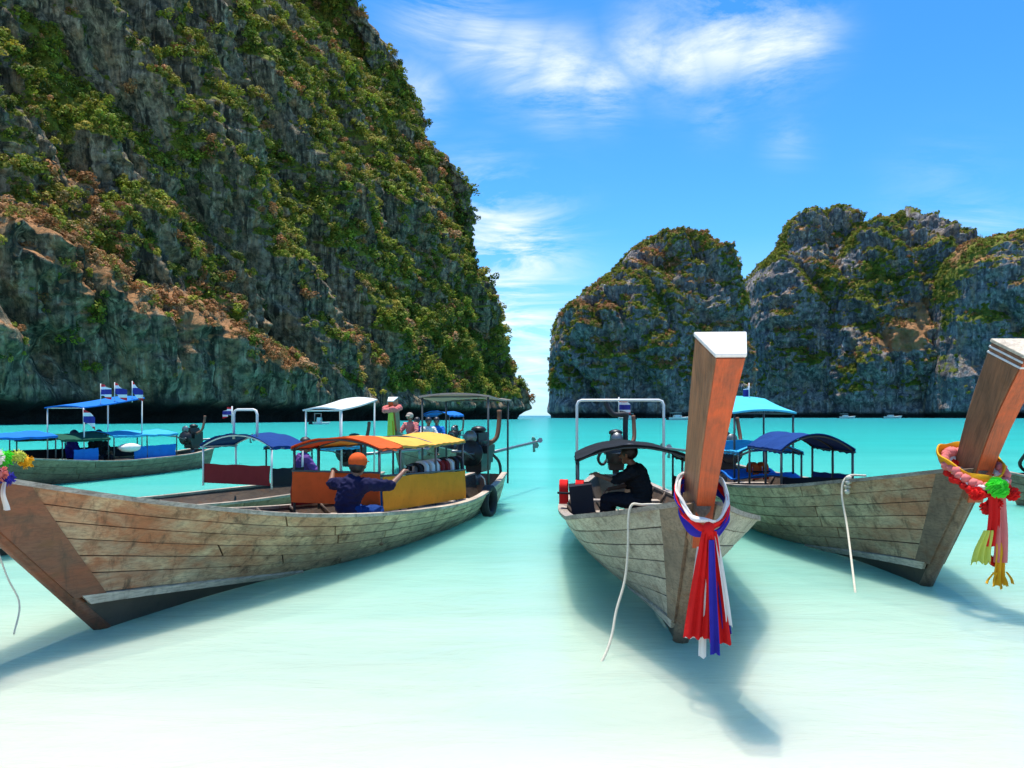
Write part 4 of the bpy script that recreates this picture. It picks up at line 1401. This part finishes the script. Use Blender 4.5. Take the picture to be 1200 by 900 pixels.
# mooring ropes
wb_ = min((world_of(boatB, HB.P(u, 1.0, -1)) for u in np.linspace(0.75, 0.95, 60)), key=lambda p: abs(600 + F_PX * p.x / p.y - 746))
end_ = Vector((0.60, 5.29, -0.05))
lead = [wb_ + Vector((0.28, 0.12, 0.03)), wb_ + Vector((0.05, 0.0, 0.045)), wb_ + Vector((-0.05, -0.02, 0.02))]
for t_, z_ in ((0.08, 0.70), (0.20, 0.50), (0.38, 0.31), (0.58, 0.16), (0.80, 0.05), (1.0, -0.05)):
    q_ = (wb_ + Vector((-0.06, -0.03, 0))).lerp(end_, t_)
    lead.append(Vector((q_.x + 0.012 * math.sin(t_ * 11), q_.y, z_)))
rope('pale rope drooping from the black-canopied boat into the shallows', lead, 0.0095)
we = world_of(boatC, HC.P(0.845, 1.0, -1))
rope('knotted white rope hanging straight from the garlanded boat into the water', [we + Vector((0.25, 0.1, 0.05)), we + Vector((0.0, -0.02, 0.05)), we + Vector((-0.08, -0.06, -0.12)), we + Vector((-0.10, -0.25, -0.5)), (3.28, 7.32, -0.05)], 0.0115)
MBk = MB()
for k in range(4):
    MBk.ball((random.uniform(-.04, .04), random.uniform(-.03, .03), -0.05 * k), 0.035, 8, 5, (1, 1, .8), .3)
ko = MBk.build('rope_knot', M['rope'])
ko.location = we + Vector((-0.04, -0.03, 0.04))
tag(ko, 'frayed white rope knot tied over the gunwale of the garlanded boat', 'rope')
rope('thin dark cord dangling from the reddish bow', [world_of(boatA, (LA + 1.0, 0.08, 0.90)), world_of(boatA, (LA + 0.92, 0.12, 0.6)), world_of(boatA, (LA + 0.86, 0.16, 0.40)), world_of(boatA, (LA + 0.95, 0.22, 0.22))], 0.006, 'cord', 'cord', None, 'rope')


# ---------------------------------------------------------------- garlands
def ribbon_loop(parent, name, mat, cx, cz, rx, ry, drop, z_off, width, tilt=0.0, gather=0.5, rad=1.0):
    """a band of cloth round the post: high behind, dipping to a knot in front (local x = forward)"""
    n = 40
    g = []
    for k in range(n):
        a = 2 * math.pi * k / n
        fx_ = math.cos(a)
        w = width * (1 - gather * max(0, fx_)**3)
        x = cx + rx * fx_ * rad
        y = ry * math.sin(a) * rad
        z = cz + z_off - drop * (0.5 + 0.5 * fx_)**1.3 + 0.01 * math.sin(6 * a + z_off * 90)
        out = Vector((math.cos(a), math.sin(a), 0))
        g.append([tuple(Vector((x, y, z)) + out * 0.012 * math.sin(j * 1.4 + a * 3) + Vector((0, 0, (0.5 - j / 3) * w)) - out * 0.1 * w * (j / 3 - 0.5)) for j in range(4)])
    g.append(g[0])
    return MB().sheet(g, 0.012).build(name, M[mat], parent)


def tail(parent, mat, top, bot, w0, w1, folds=3, amp=0.02, name='tail', ragged=0.008, seed=0, sway=0.0):
    rr = random.Random(seed)
    top, bot = Vector(top), Vector(bot)
    ni, nj = 16, folds * 6 + 1
    rag = [rr.uniform(-ragged, ragged) for _ in range(nj)]
    g = []
    for i in range(ni):
        t = i / (ni - 1)
        c = top.lerp(bot, t)
        w = w0 + (w1 - w0) * t**0.8
        row = []
        for j in range(nj):
            s = j / (nj - 1) - 0.5
            row.append((c.x + amp * (0.35 + 0.65 * t) * math.sin(s * folds * 2 * math.pi + seed + t * 0.8) + 0.01 * math.sin(t * 5 + seed),
                        c.y + s * w + sway * math.sin(t * 3), c.z + (rag[j] if i == ni - 1 else 0)))
        g.append(row)
    return MB().sheet(g, 0.006).build(name, M[mat], parent)


# garland on boat B: white, red and blue sashes with long tails
lx = LB + 0.92
c, rz = hang(boatB, (lx, 0, 0.95))
gb = thing('sash_garland', 'red, blue and white cloth sashes knotted round the white-capped bow post', 'garland', c, rz)
ribbon_loop(gb, 'sash', 'c_royal', 0.0, 0.35, 0.20, 0.155, 0.28, -0.045, 0.085, rad=1.0, gather=0.4)
ribbon_loop(gb, 'sash', 'c_red', 0.0, 0.35, 0.205, 0.150, 0.28, -0.005, 0.055, rad=1.03, gather=0.3)
ribbon_loop(gb, 'sash', 'c_white', 0.0, 0.35, 0.20, 0.146, 0.275, 0.026, 0.032, rad=1.04, gather=0.3)
MB().ball((0.215, 0, 0.055), 0.042, 12, 8, (0.8, 0.9, 1.2), 0.15).build('knot', M['c_red'], gb)
tail(gb, 'c_red', (0.225, -0.012, 0.05), (0.225, -0.062, -0.60), 0.055, 0.17, 3, 0.020, seed=1)
tail(gb, 'c_red', (0.228, 0.022, 0.05), (0.225, 0.068, -0.63), 0.045, 0.125, 2, 0.020, seed=2)
tail(gb, 'c_royal', (0.258, 0.012, 0.0), (0.262, 0.028, -0.68), 0.03, 0.055, 1, 0.014, seed=3)
tail(gb, 'c_royal', (0.205, 0.030, 0.02), (0.195, 0.115, -0.58), 0.03, 0.05, 1, 0.014, seed=4)
tail(gb, 'c_white', (0.240, 0.045, 0.03), (0.240, 0.122, -0.52), 0.018, 0.030, 1, 0.010, seed=5)
tail(gb, 'c_white', (0.200, -0.02, -0.05), (0.190, -0.03, -0.73), 0.03, 0.042, 1, 0.012, seed=6)
tail(gb, 'c_white', (0.200, -0.05, -0.05), (0.190, -0.105, -0.61), 0.03, 0.06, 1, 0.012, seed=7)


def flower_ring(parent, name, mat, c, rx, ry, drop, r, n=30, jitter=0.25, m=1):
    """string of blossoms"""
    b = MB()
    for k in range(n):
        a = 2 * math.pi * k / n
        fx_ = math.cos(a)
        for q in range(m):
            b.ball((c[0] + rx * fx_ + random.uniform(-.2, .2) * r, c[1] + ry * math.sin(a) + random.uniform(-.2, .2) * r, c[2] - drop * (0.5 + 0.5 * fx_)**1.2 + random.uniform(-.3, .3) * r), r * random.uniform(.8, 1.15), 8, 5, (1, 1, .9), jitter)
    return b.build(name, M[mat], parent)


def pompom(parent, name, mat, c, r, petals=90, seed=0):
    rr = random.Random(seed)
    b = MB()
    b.ball(c, r * 0.7, 12, 8)
    for k in range(petals):
        d = Vector((rr.gauss(0, 1), rr.gauss(0, 1), rr.gauss(0, 1))).normalized()
        t = d.orthogonal().normalized()
        w = d.cross(t)
        o_ = Vector(c)
        b.sheet([[tuple(o_ + d * r * .55 - t * r * .16), tuple(o_ + d * r * .55 + t * r * .16)], [tuple(o_ + d * r * rr.uniform(.9, 1.12) - t * r * .2 + w * r * .12), tuple(o_ + d * r * rr.uniform(.9, 1.12) + t * r * .2 + w * r * .12)]], 0.003)
    return b.build(name, M[mat], parent)


# garland on boat C
lx = LC + 0.90
c, rz = hang(boatC, (lx, -0.06, 1.07))
gc = thing('flower_garland', 'bright flower garland with green pompom and yellow tassels on the moulded bow post', 'garland', c, rz)
ribbon_loop(gc, 'sash', 'c_gold', -0.05, 0.30, 0.26, 0.25, 0.26, 0.03, 0.10, gather=0.2)
flower_ring(gc, 'blossom_string', 'c_pink', (0, 0, 0.30), 0.25, 0.22, 0.28, 0.048, 30, 0.3)
flower_ring(gc, 'blossom_string', 'c_white', (0.02, 0, 0.24), 0.26, 0.19, 0.24, 0.032, 34, 0.3)
flower_ring(gc, 'blossom_string', 'c_red', (0.03, 0, 0.20), 0.25, 0.21, 0.24, 0.042, 30, 0.35)
pompom(gc, 'pompom', 'c_lime', (0.33, 0.0, 0.02), 0.085, 110, 1)
for k, (y, z) in enumerate(((0.14, -0.03), (-0.15, -0.03), (0.02, -0.12), (-0.03, -0.16), (0.03, -0.35), (0.05, -0.62))):
    pompom(gc, 'red_bloom', 'c_red', (0.30 - 0.02 * k, y, z), 0.06 if k < 4 else 0.045, 60, 10 + k)
tail(gc, 'c_pink', (0.29, 0.06, -0.05), (0.27, 0.075, -0.62), 0.09, 0.12, 2, 0.022, seed=11)
tail(gc, 'c_red', (0.31, -0.01, -0.05), (0.29, -0.02, -0.48), 0.09, 0.11, 2, 0.02, seed=12)
tail(gc, 'c_gold', (0.275, 0.05, -0.45), (0.265, 0.055, -0.80), 0.06, 0.10, 2, 0.02, seed=13, ragged=0.03)
tail(gc, 'c_paleyellow', (0.30, -0.06, -0.34), (0.28, -0.10, -0.62), 0.08, 0.17, 3, 0.02, seed=14, ragged=0.03)
for k in range(5):
    tail(gc, 'c_gold', (0.27, 0.0 + 0.03 * k, -0.70), (0.27, -0.05 + 0.055 * k, -0.84 + 0.02 * abs(k - 2)), 0.012, 0.022, 1, 0.006, name='tassel', seed=20 + k)

# garland on boat A (its end shows at the bow)
lx = LA + 1.26
c, rz = hang(boatA, (lx, 0, 1.12))
ga = thing('ribbon_garland', 'pink, purple and green ribbons wrapped over the reddish bow', 'garland', c, rz)
ribbon_loop(ga, 'sash', 'c_pink', 0.02, 0.28, 0.24, 0.20, 0.22, 0.04, 0.09, gather=0.2)
ribbon_loop(ga, 'sash', 'c_purple', 0.0, 0.28, 0.26, 0.22, 0.22, 0.0, 0.08, gather=0.2)
ribbon_loop(ga, 'sash', 'c_white', -0.02, 0.28, 0.28, 0.23, 0.22, -0.04, 0.07, gather=0.2)
for k, (mt, x, y, z, r_) in enumerate((('c_lime', -0.28, 0.16, 0.29, 0.07), ('c_gold', -0.42, 0.20, 0.26, 0.05), ('c_pink', -0.16, 0.24, 0.20, 0.07), ('c_royal', -0.24, 0.25, 0.16, 0.05), ('c_pink', -0.06, 0.26, 0.10, 0.065), ('c_white', -0.12, 0.24, 0.30, 0.08), ('c_paleyellow', -0.36, 0.2, 0.30, 0.05))):
    pompom(ga, 'bow_ribbon', mt, (x, y, z), r_, 50, 40 + k)
tail(ga, 'c_white', (-0.20, 0.27, 0.14), (-0.20, 0.275, -0.04), 0.03, 0.06, 1, 0.015, seed=31)
tail(ga, 'c_red', (0.25, 0.02, 0.05), (0.27, 0.05, -0.62), 0.06, 0.16, 3, 0.022, seed=32)

# small garland on the distant bow
c, rz = hang(boatF, (8.35, 0, 1.1))
gf = thing('flower_garland', 'yellow and pink garland on the distant bow post', 'garland', c, rz)
flower_ring(gf, 'blossom_string', 'c_pink', (0.22, 0, 0.85), 0.24, 0.2, 0.1, 0.09, 16, 0.3)
tail(gf, 'c_paleyellow', (0.34, 0, 0.75), (0.30, 0, -0.25), 0.12, 0.26, 2, 0.03, seed=51)
tail(gf, 'c_gold', (0.32, 0.05, 0.45), (0.28, 0.08, -0.35), 0.08, 0.14, 2, 0.03, seed=52)


# ---------------------------------------------------------------- flags
def flag(label, base, h, w=0.42, hgt=0.28, yaw=0.3, group='tricolour flags flying from the boats', droop=0.0, seed=0):
    f = thing('flag', label, 'flag', base, yaw, group)
    MB().tube([(0, 0, -0.05), (0, 0, h)], 0.012, 6).build('flag_pole', M['pipe_white'], f)
    g = []
    for i in range(9):
        t = i / 8
        g.append([(t * w * (1 - 0.5 * droop), 0.05 * math.sin(t * 7 + seed) * (0.3 + t), h - 0.02 - hgt * j / 5 - droop * t * w * 0.8 + 0.02 * math.sin(t * 5 + seed)) for j in range(6)])
    MB().sheet(g, 0.004).build('flag_cloth', M['flag'], f)
    return f


for k, (lx, ly) in enumerate(((4.9, 0.5), (4.35, 0.45), (3.75, 0.5))):
    flag(('tricolour flag at the low fore end of the raised blue awning', 'tricolour flag between two others above the raised blue awning', 'drooping tricolour flag at the high aft end of the raised blue awning')[k], world_of(boatG, (lx, ly, 2.0 + 0.06 * k)), 0.55, 0.45, 0.30, -0.5 + 0.3 * k, 'flags over the raised blue awning', 0.25 + 0.25 * k, k)
flag('drooping tricolour flag hanging at the corner of the raised blue awning', world_of(boatG, (5.65, 0.66, 1.35)), 0.55, 0.4, 0.32, 0.5, None, 0.7, 5)
for k, (lx, ly) in enumerate(((2.4, 0.20), (2.4, -0.16))):
    flag(('little tricolour flag on the cyan awning, on the side away from the black-canopied boat', 'little tricolour flag on the cyan awning, on the side towards the black-canopied boat')[k], world_of(boatC, (lx, ly, 2.0)), 0.30, 0.16, 0.26, 2.2, 'flags over the cyan awning', 0.8, k + 8)
flag('small red and white flag tied to the white pipe arch', world_of(boatB, (2.0, -0.02, 1.80)), 0.20, 0.24, 0.17, 0.3, None, 0.5, 11)
flag('small dark red flag on the white frame above the navy canopy', world_of(boatD, (3.5, -0.30, 1.60)), 0.26, 0.26, 0.13, 2.6, None, 0.2, 12)


# ---------------------------------------------------------------- people
def remeshed(name, mb, voxel, mat, parent=None, smooth=6, crease=0.0):
    o = mb.build(name, mat, parent)
    m = o.modifiers.new('r', 'REMESH')
    m.mode = 'VOXEL'
    m.voxel_size = voxel
    m.use_smooth_shade = True
    s = o.modifiers.new('s', 'SMOOTH')
    s.factor = 0.5
    s.iterations = smooth
    dg = bpy.context.evaluated_depsgraph_get()
    me = bpy.data.meshes.new_from_object(o.evaluated_get(dg))
    o.modifiers.clear()
    o.data = me
    if crease:
        n = len(me.vertices)
        co, no = np.empty(n * 3), np.empty(n * 3)
        me.vertices.foreach_get('co', co)
        me.vertices.foreach_get('normal', no)
        co, no = co.reshape(-1, 3), no.reshape(-1, 3)
        w = 1 - 2.6 * np.abs(perlin(co * np.array([9, 9, 15.0]) + 3.0)) + 0.6 * perlin(co * 26.0)
        me.vertices.foreach_set('co', (co + no * (crease * w)[:, None]).ravel())
        me.update()
    for p in me.polygons:
        p.use_smooth = True
    return o


def person(label, loc, rz, J, shirt='c_denim', trousers='c_charcoal', cap=None, sleeves=True, group=None, fine=True):
    """J: joints in the person's own axes (x forward, y left, z up from the seat)"""
    V = {k: Vector(v) for k, v in J.items()}
    b = MB()
    b.capsule(V['hip'], V['waist'], 0.125, 0.115, 12)
    b.capsule(V['waist'], V['chest'], 0.115, 0.14, 12)
    for s in ('l', 'r'):
        b.capsule(V['chest'], V['sh_' + s], 0.10, 0.062, 10)
        b.capsule(V['sh_' + s], V['el_' + s], 0.052, 0.041, 10)
        b.capsule(V['el_' + s], V['wr_' + s], 0.041, 0.028, 10)
        hipj = V['hip'] + (V['kn_' + s] - V['hip']).normalized() * 0.06
        b.capsule(hipj, V['kn_' + s], 0.092, 0.060, 10)
        b.capsule(V['kn_' + s], V['an_' + s], 0.058, 0.038, 10)
        b.capsule(V['an_' + s], V['toe_' + s], 0.042, 0.030, 10)
        # hand: palm, four unequal bent fingers and a thumb from the side of the palm
        fd = (V['wr_' + s] - V['el_' + s]).normalized()
        sd = fd.cross(Vector((0, 0, 1)))
        sd = sd.normalized() if sd.length > 0.1 else Vector((0, 1, 0))
        dn = fd.cross(sd).normalized()
        if dn.z > 0:
            dn = -dn
        w = V['wr_' + s]
        b.capsule(w + fd * 0.01, w + fd * 0.07, 0.026, 0.034, 8)
        for k, ln in enumerate((0.062, 0.074, 0.070, 0.054)):
            r0 = w + fd * 0.085 + sd * (0.020 * (k - 1.5))
            mid = r0 + fd * ln * 0.55 + dn * 0.010
            b.capsule(r0, mid, 0.0105, 0.0095, 6)
            b.capsule(mid, mid + fd * ln * 0.35 + dn * 0.030, 0.0095, 0.008, 6)
        tside = sd * (1 if s == 'l' else -1)
        b.capsule(w + fd * 0.03 + tside * 0.025, w + fd * 0.075 + tside * 0.055 + dn * 0.012, 0.013, 0.010, 6)
    b.capsule(V['chest'] + Vector((0, 0, 0.1)), V['head'] - Vector((0, 0, 0.06)), 0.055, 0.052, 10)
    h = V['head']
    f = Vector(J.get('look', (1, 0, 0))).normalized()
    side = Vector((-f.y, f.x, 0)).normalized()
    b.ball(h + Vector((0, 0, 0.03)), 0.098, 16, 10, (1.0, 0.92, 1.08))
    b.capsule(h + f * 0.035 - Vector((0, 0, 0.035)), h + f * 0.045 - Vector((0, 0, 0.075)), 0.062, 0.040, 10)
    b.capsule(h + f * 0.095 + Vector((0, 0, 0.015)), h + f * 0.115 - Vector((0, 0, 0.02)), 0.011, 0.016, 6)
    for s in (1, -1):
        b.capsule(h + side * 0.092 * s + Vector((0, 0, 0.02)), h + side * 0.096 * s - Vector((0, 0, 0.02)), 0.018, 0.012, 6)
    body = remeshed('person', b, 0.009 if fine else 0.016, M['skin'])
    body.location = loc
    body.rotation_euler = (0, 0, rz)
    tag(body, label, 'person', group)
    fe = MB()
    for s in (1, -1):
        fe.ball(h + f * 0.088 + side * 0.034 * s + Vector((0, 0, 0.022)), 0.012, 8, 6)
    fe.build('eyes', M['hair'], body)
    MB().capsule(h + f * 0.098 - side * 0.022 - Vector((0, 0, 0.058)), h + f * 0.098 + side * 0.022 - Vector((0, 0, 0.058)), 0.007, 0.007, 6).build('mouth', M['c_maroon'], body)
    sh = MB()
    sh.capsule(V['hip'] + Vector((0, 0, 0.02)), V['waist'], 0.142, 0.134, 12)
    sh.capsule(V['waist'], V['chest'], 0.134, 0.158, 12)
    for s in ('l', 'r'):
        sh.capsule(V['chest'], V['sh_' + s], 0.115, 0.078, 10)
        e_ = V['sh_' + s].lerp(V['el_' + s], 0.95 if sleeves else 0.55)
        sh.capsule(V['sh_' + s], e_, 0.070, 0.060, 10)
    remeshed('shirt', sh, 0.012, M[shirt], body, 3, 0.013)
    tr = MB()
    tr.capsule(V['hip'] - Vector((0, 0, 0.01)), V['hip'] + Vector((0, 0, 0.04)), 0.148, 0.142, 12)
    for s in ('l', 'r'):
        hipj = V['hip'] + (V['kn_' + s] - V['hip']).normalized() * 0.06
        tr.capsule(hipj, V['kn_' + s], 0.105, 0.076, 10)
        tr.capsule(V['kn_' + s], V['kn_' + s].lerp(V['an_' + s], 0.75), 0.074, 0.062, 10)
    remeshed('trousers', tr, 0.012, M[trousers], body, 3, 0.012)
    if cap:
        c_ = MB()
        c_.ball(h + Vector((0, 0, 0.055)) - f * 0.006, 0.116, 16, 10, (1, 0.95, 0.92))
        c_.sheet([[tuple(h + f * (0.095 + 0.035 * i) + side * (0.075 - 0.012 * i) * k + Vector((0, 0, 0.065 - 0.006 * i - 0.008 * k * k))) for k in (-1, -.5, 0, .5, 1)] for i in range(4)], 0.008)
        c_.build('cap', M[cap], body)
        MB().ball(h + Vector((0, 0, 0.010)) - f * 0.022, 0.098, 16, 10, (1, 1.0, 0.95), 0.05).build('hair', M['hair'], body)
    else:
        hb = MB()
        hb.ball(h + Vector((0, 0, 0.052)) - f * 0.020, 0.112, 18, 12, (1, 0.97, 1.0), 0.06)
        hb.build('hair', M['hair'], body)
    return body


SIT = dict(hip=(0, 0, 0.12), waist=(-0.03, 0, 0.27), chest=(-0.02, 0, 0.47), head=(0.05, 0, 0.74),
           sh_l=(-0.01, 0.19, 0.51), sh_r=(-0.01, -0.19, 0.51), el_l=(0.12, 0.27, 0.30), el_r=(0.12, -0.27, 0.30),
           wr_l=(0.32, 0.20, 0.24), wr_r=(0.32, -0.20, 0.24), kn_l=(0.42, 0.14, 0.14), kn_r=(0.42, -0.14, 0.14),
           an_l=(0.45, 0.14, -0.26), an_r=(0.45, -0.14, -0.26), toe_l=(0.58, 0.15, -0.30), toe_r=(0.58, -0.15, -0.30))
# man with the orange cap, back to the water, arms spread along the rail of boat A
JA = dict(SIT, hip=(0, 0, 0.12), waist=(-0.02, 0.05, 0.26), chest=(0.02, 0.0, 0.45), head=(0.07, -0.05, 0.70),
          sh_l=(0.03, 0.19, 0.49), sh_r=(0.03, -0.19, 0.49), el_l=(0.22, 0.40, 0.47), el_r=(0.26, -0.38, 0.47),
          wr_l=(0.43, 0.50, 0.585), wr_r=(0.50, -0.40, 0.585), kn_l=(0.40, 0.13, 0.14), kn_r=(0.40, -0.13, 0.14), an_l=(0.36, 0.14, -0.20), an_r=(0.36, -0.14, -0.20),
          toe_l=(0.46, 0.15, -0.26), toe_r=(0.46, -0.15, -0.26))
person('man in an orange cap and dark blue shirt, arms spread on the orange panel', world_of(boatA, (6.16, 0.52, 0.41)), boatA.rotation_euler.z + math.pi, JA, 'c_denim', 'c_navy', 'c_orange')
# boatman of boat B, dark clothes, leaning under the black canopy
JB = dict(SIT, chest=(0.06, 0, 0.47), head=(0.16, 0.0, 0.72), sh_l=(0.07, 0.19, 0.51), sh_r=(0.07, -0.19, 0.51), el_l=(0.28, 0.25, 0.40), el_r=(0.22, -0.27, 0.30), wr_l=(0.48, 0.22, 0.46), wr_r=(0.40, -0.2, 0.26))
person('boatman in black clothes sitting under the black canopy', world_of(boatB, (4.35, 0.10, 0.45)), boatB.rotation_euler.z - math.pi / 2 - 0.3, JB, 'c_black', 'c_charcoal')
person('man in purple sitting beside the navy canopy', world_of(boatD, (2.55, 0.45, 0.42)), boatD.rotation_euler.z + 2.6, SIT, 'c_purple', 'c_charcoal')
for k, (lx, ly, sh, a, cp, nm) in enumerate(((4.4, 0.25, 'c_blue', 0.2, None, 'passenger in bright blue on the distant garlanded boat'),
                                         (4.9, -0.28, 'c_royal', -0.3, None, 'passenger in dark blue on the distant garlanded boat'),
                                         (5.7, 0.3, 'c_white', 0.6, None, 'passenger in white on the distant garlanded boat'),
                                         (6.7, 0.0, 'c_pink', -0.2, 'c_beige', 'passenger with a beige cap at the bow of the distant garlanded boat'))):
    person(nm, world_of(boatF, (lx, ly, 0.75 if k < 3 else 0.9)), boatF.rotation_euler.z + a, SIT, sh, 'c_charcoal', cp, fine=False)
for k, (lx, ly, sh) in enumerate(((4.55, 0.1, 'c_black'), (5.0, -0.3, 'c_royal'))):
    person('person in %s sitting under the awning of the brown boat' % ('black' if k == 0 else 'dark blue'), world_of(boatG, (lx, ly, 0.42)), boatG.rotation_euler.z + 1.2 + k, SIT, sh, 'c_charcoal', None, fine=False)


# ---------------------------------------------------------------- life jackets, bundles
def life_jacket(label, loc, rz, mat, mat2, group):
    j = thing('life_jacket', label, 'life jacket', loc, rz, group)
    for s in (-1, 1):
        g = []
        for i in range(9):
            t = i / 8
            a = math.pi * t
            g.append([(s * (0.05 + 0.10 * k / 3), 0.10 * math.cos(a) , 0.02 - 0.10 * (1 - math.sin(a)) - (0.18 if i in (0, 8) else 0.0)) for k in range(4)])
        MB().sheet(g, 0.035).build('buoyancy_panel', M[mat], j)
    MB().tube([(-0.17, -0.12, -0.12), (0, -0.135, -0.125), (0.17, -0.12, -0.12)], 0.014, 6).build('strap', M[mat2], j)
    return j


cols = ['c_charcoal', 'c_white', 'c_black', 'c_maroon', 'c_white', 'c_charcoal', 'c_grey_white', 'c_black']
names = ['charcoal', 'white', 'black', 'maroon', 'white', 'charcoal', 'white', 'black']
for k in range(8):
    life_jacket('%s life jacket, %s from the engine end of the yellow panel' % (names[k], ('first', 'second', 'third', 'fourth', 'fifth', 'sixth', 'seventh', 'eighth')[k]), world_of(boatA, (2.95 + 0.19 * k, 0.50 - 0.02 * (k % 3), 1.03 - 0.02 * (k % 2))), boatA.rotation_euler.z + 0.1 * (k % 3), cols[k], cols[(k + 3) % 8], 'life jackets on the yellow rail')
MB_r = MB().tube([(2.75, 0.48, 1.0), (4.6, 0.48, 1.02)], 0.014, 6).build('jacket_rail', M['pipe_dark'], boatA)
for x_ in (2.8, 4.55):
    MB().tube([(x_, 0.48, 0.1), (x_, 0.48, 1.0)], 0.014, 6).build('post', M['pipe_dark'], boatA)
# red life jacket beside the boatman and white bundle
life_jacket('red life jacket hung inside the gunwale beside the boatman', world_of(boatB, (4.9, -0.80, 0.86)), boatB.rotation_euler.z + 1.5, 'c_red', 'c_charcoal', None)
life_jacket('pinkish life jacket lying beside the blue tarpaulin', world_of(boatC, (3.2, 0.1, 0.86)), 0.3, 'c_orange', 'c_charcoal', None)
wb = MB().ball((0, 0, 0.10), 0.24, 14, 8, (1.6, 0.8, 0.5), 0.12).build('white_sack', M['c_white'])
wb.location = world_of(boatG, (4.1, 0.72, 0.72))
wb.rotation_euler = (0, 0, boatG.rotation_euler.z)
tag(wb, 'white sack lying on the gunwale of the brown boat', 'sack')


# ---------------------------------------------------------------- distant motor boats below the far cliffs
def speedboat(label, loc, rz, L, canopy_mat='white_paint', group='distant motor boats below the cliffs'):
    t = thing('speedboat', label, 'boat', loc, rz, group)
    H = Hull(L, L * 0.08, L * 0.15, [(0, 0.9 * L / 9), (0.5, 0.95 * L / 9), (1, 1.35 * L / 9)], [(0, -0.2), (0.7, -0.2), (1, 0.1)], over=0)
    b = MB()
    for s in (1, -1):
        b.sheet(grid(H, np.linspace(0, 1, 14), np.linspace(0, 1, 5), s, 0), 0.05)
    dk = np.stack([H.P(np.linspace(0, 1, 14), np.full(14, 0.95), 1), H.P(np.linspace(0, 1, 14), np.full(14, 0.95), -1)], 1)
    b.sheet(dk, 0.05)
    b.build('hull', M['pipe_white'], t)
    z = 0.95 * L / 9
    MB().box((L * 0.42, 0, z + 0.5), (L * 0.34, L * 0.2, 1.0), None, 0.8).build('cabin', M['white_paint'], t)
    MB().box((L * 0.52, 0, z + 0.62), (L * 0.16, L * 0.19, 0.5), None, 0.7).build('windscreen', M['c_charcoal'], t)
    MB().box((L * 0.33, 0, z + 1.75), (L * 0.42, L * 0.24, 0.1)).build('hardtop', M[canopy_mat], t)
    for sx in (0.14, 0.52):
        for s in (1, -1):
            MB().tube([(L * sx, s * L * 0.1, z), (L * sx, s * L * 0.1, z + 1.72)], 0.05, 6).build('post', M['steel'], t)
    for s in (-1, 1):
        MB().box((-0.3, s * 0.5, z * 0.6), (0.6, 0.45, 1.1), None, 0.8).build('outboard_motor', M['c_charcoal'], t)
    return t


speedboat('white speedboat with hardtop cruising below the domed cliff', (61, 300, 0), 0.25, 9.5)
speedboat('smaller white speedboat behind the hardtop speedboat', (53, 330, 0), math.pi - 0.3, 7)
speedboat('tiny white boat at the foot of the broad far cliff', (200, 470, 0), 0.1, 10)
speedboat('tiny white boat moored by the tan slip on the far cliff', (232, 480, 0), 0.0, 11, 'c_charcoal')
speedboat('little tan-roofed boat under the dark undercut of the towering cliff', (-38.5, 148, 0), 0.4, 3.2, 'c_beige')
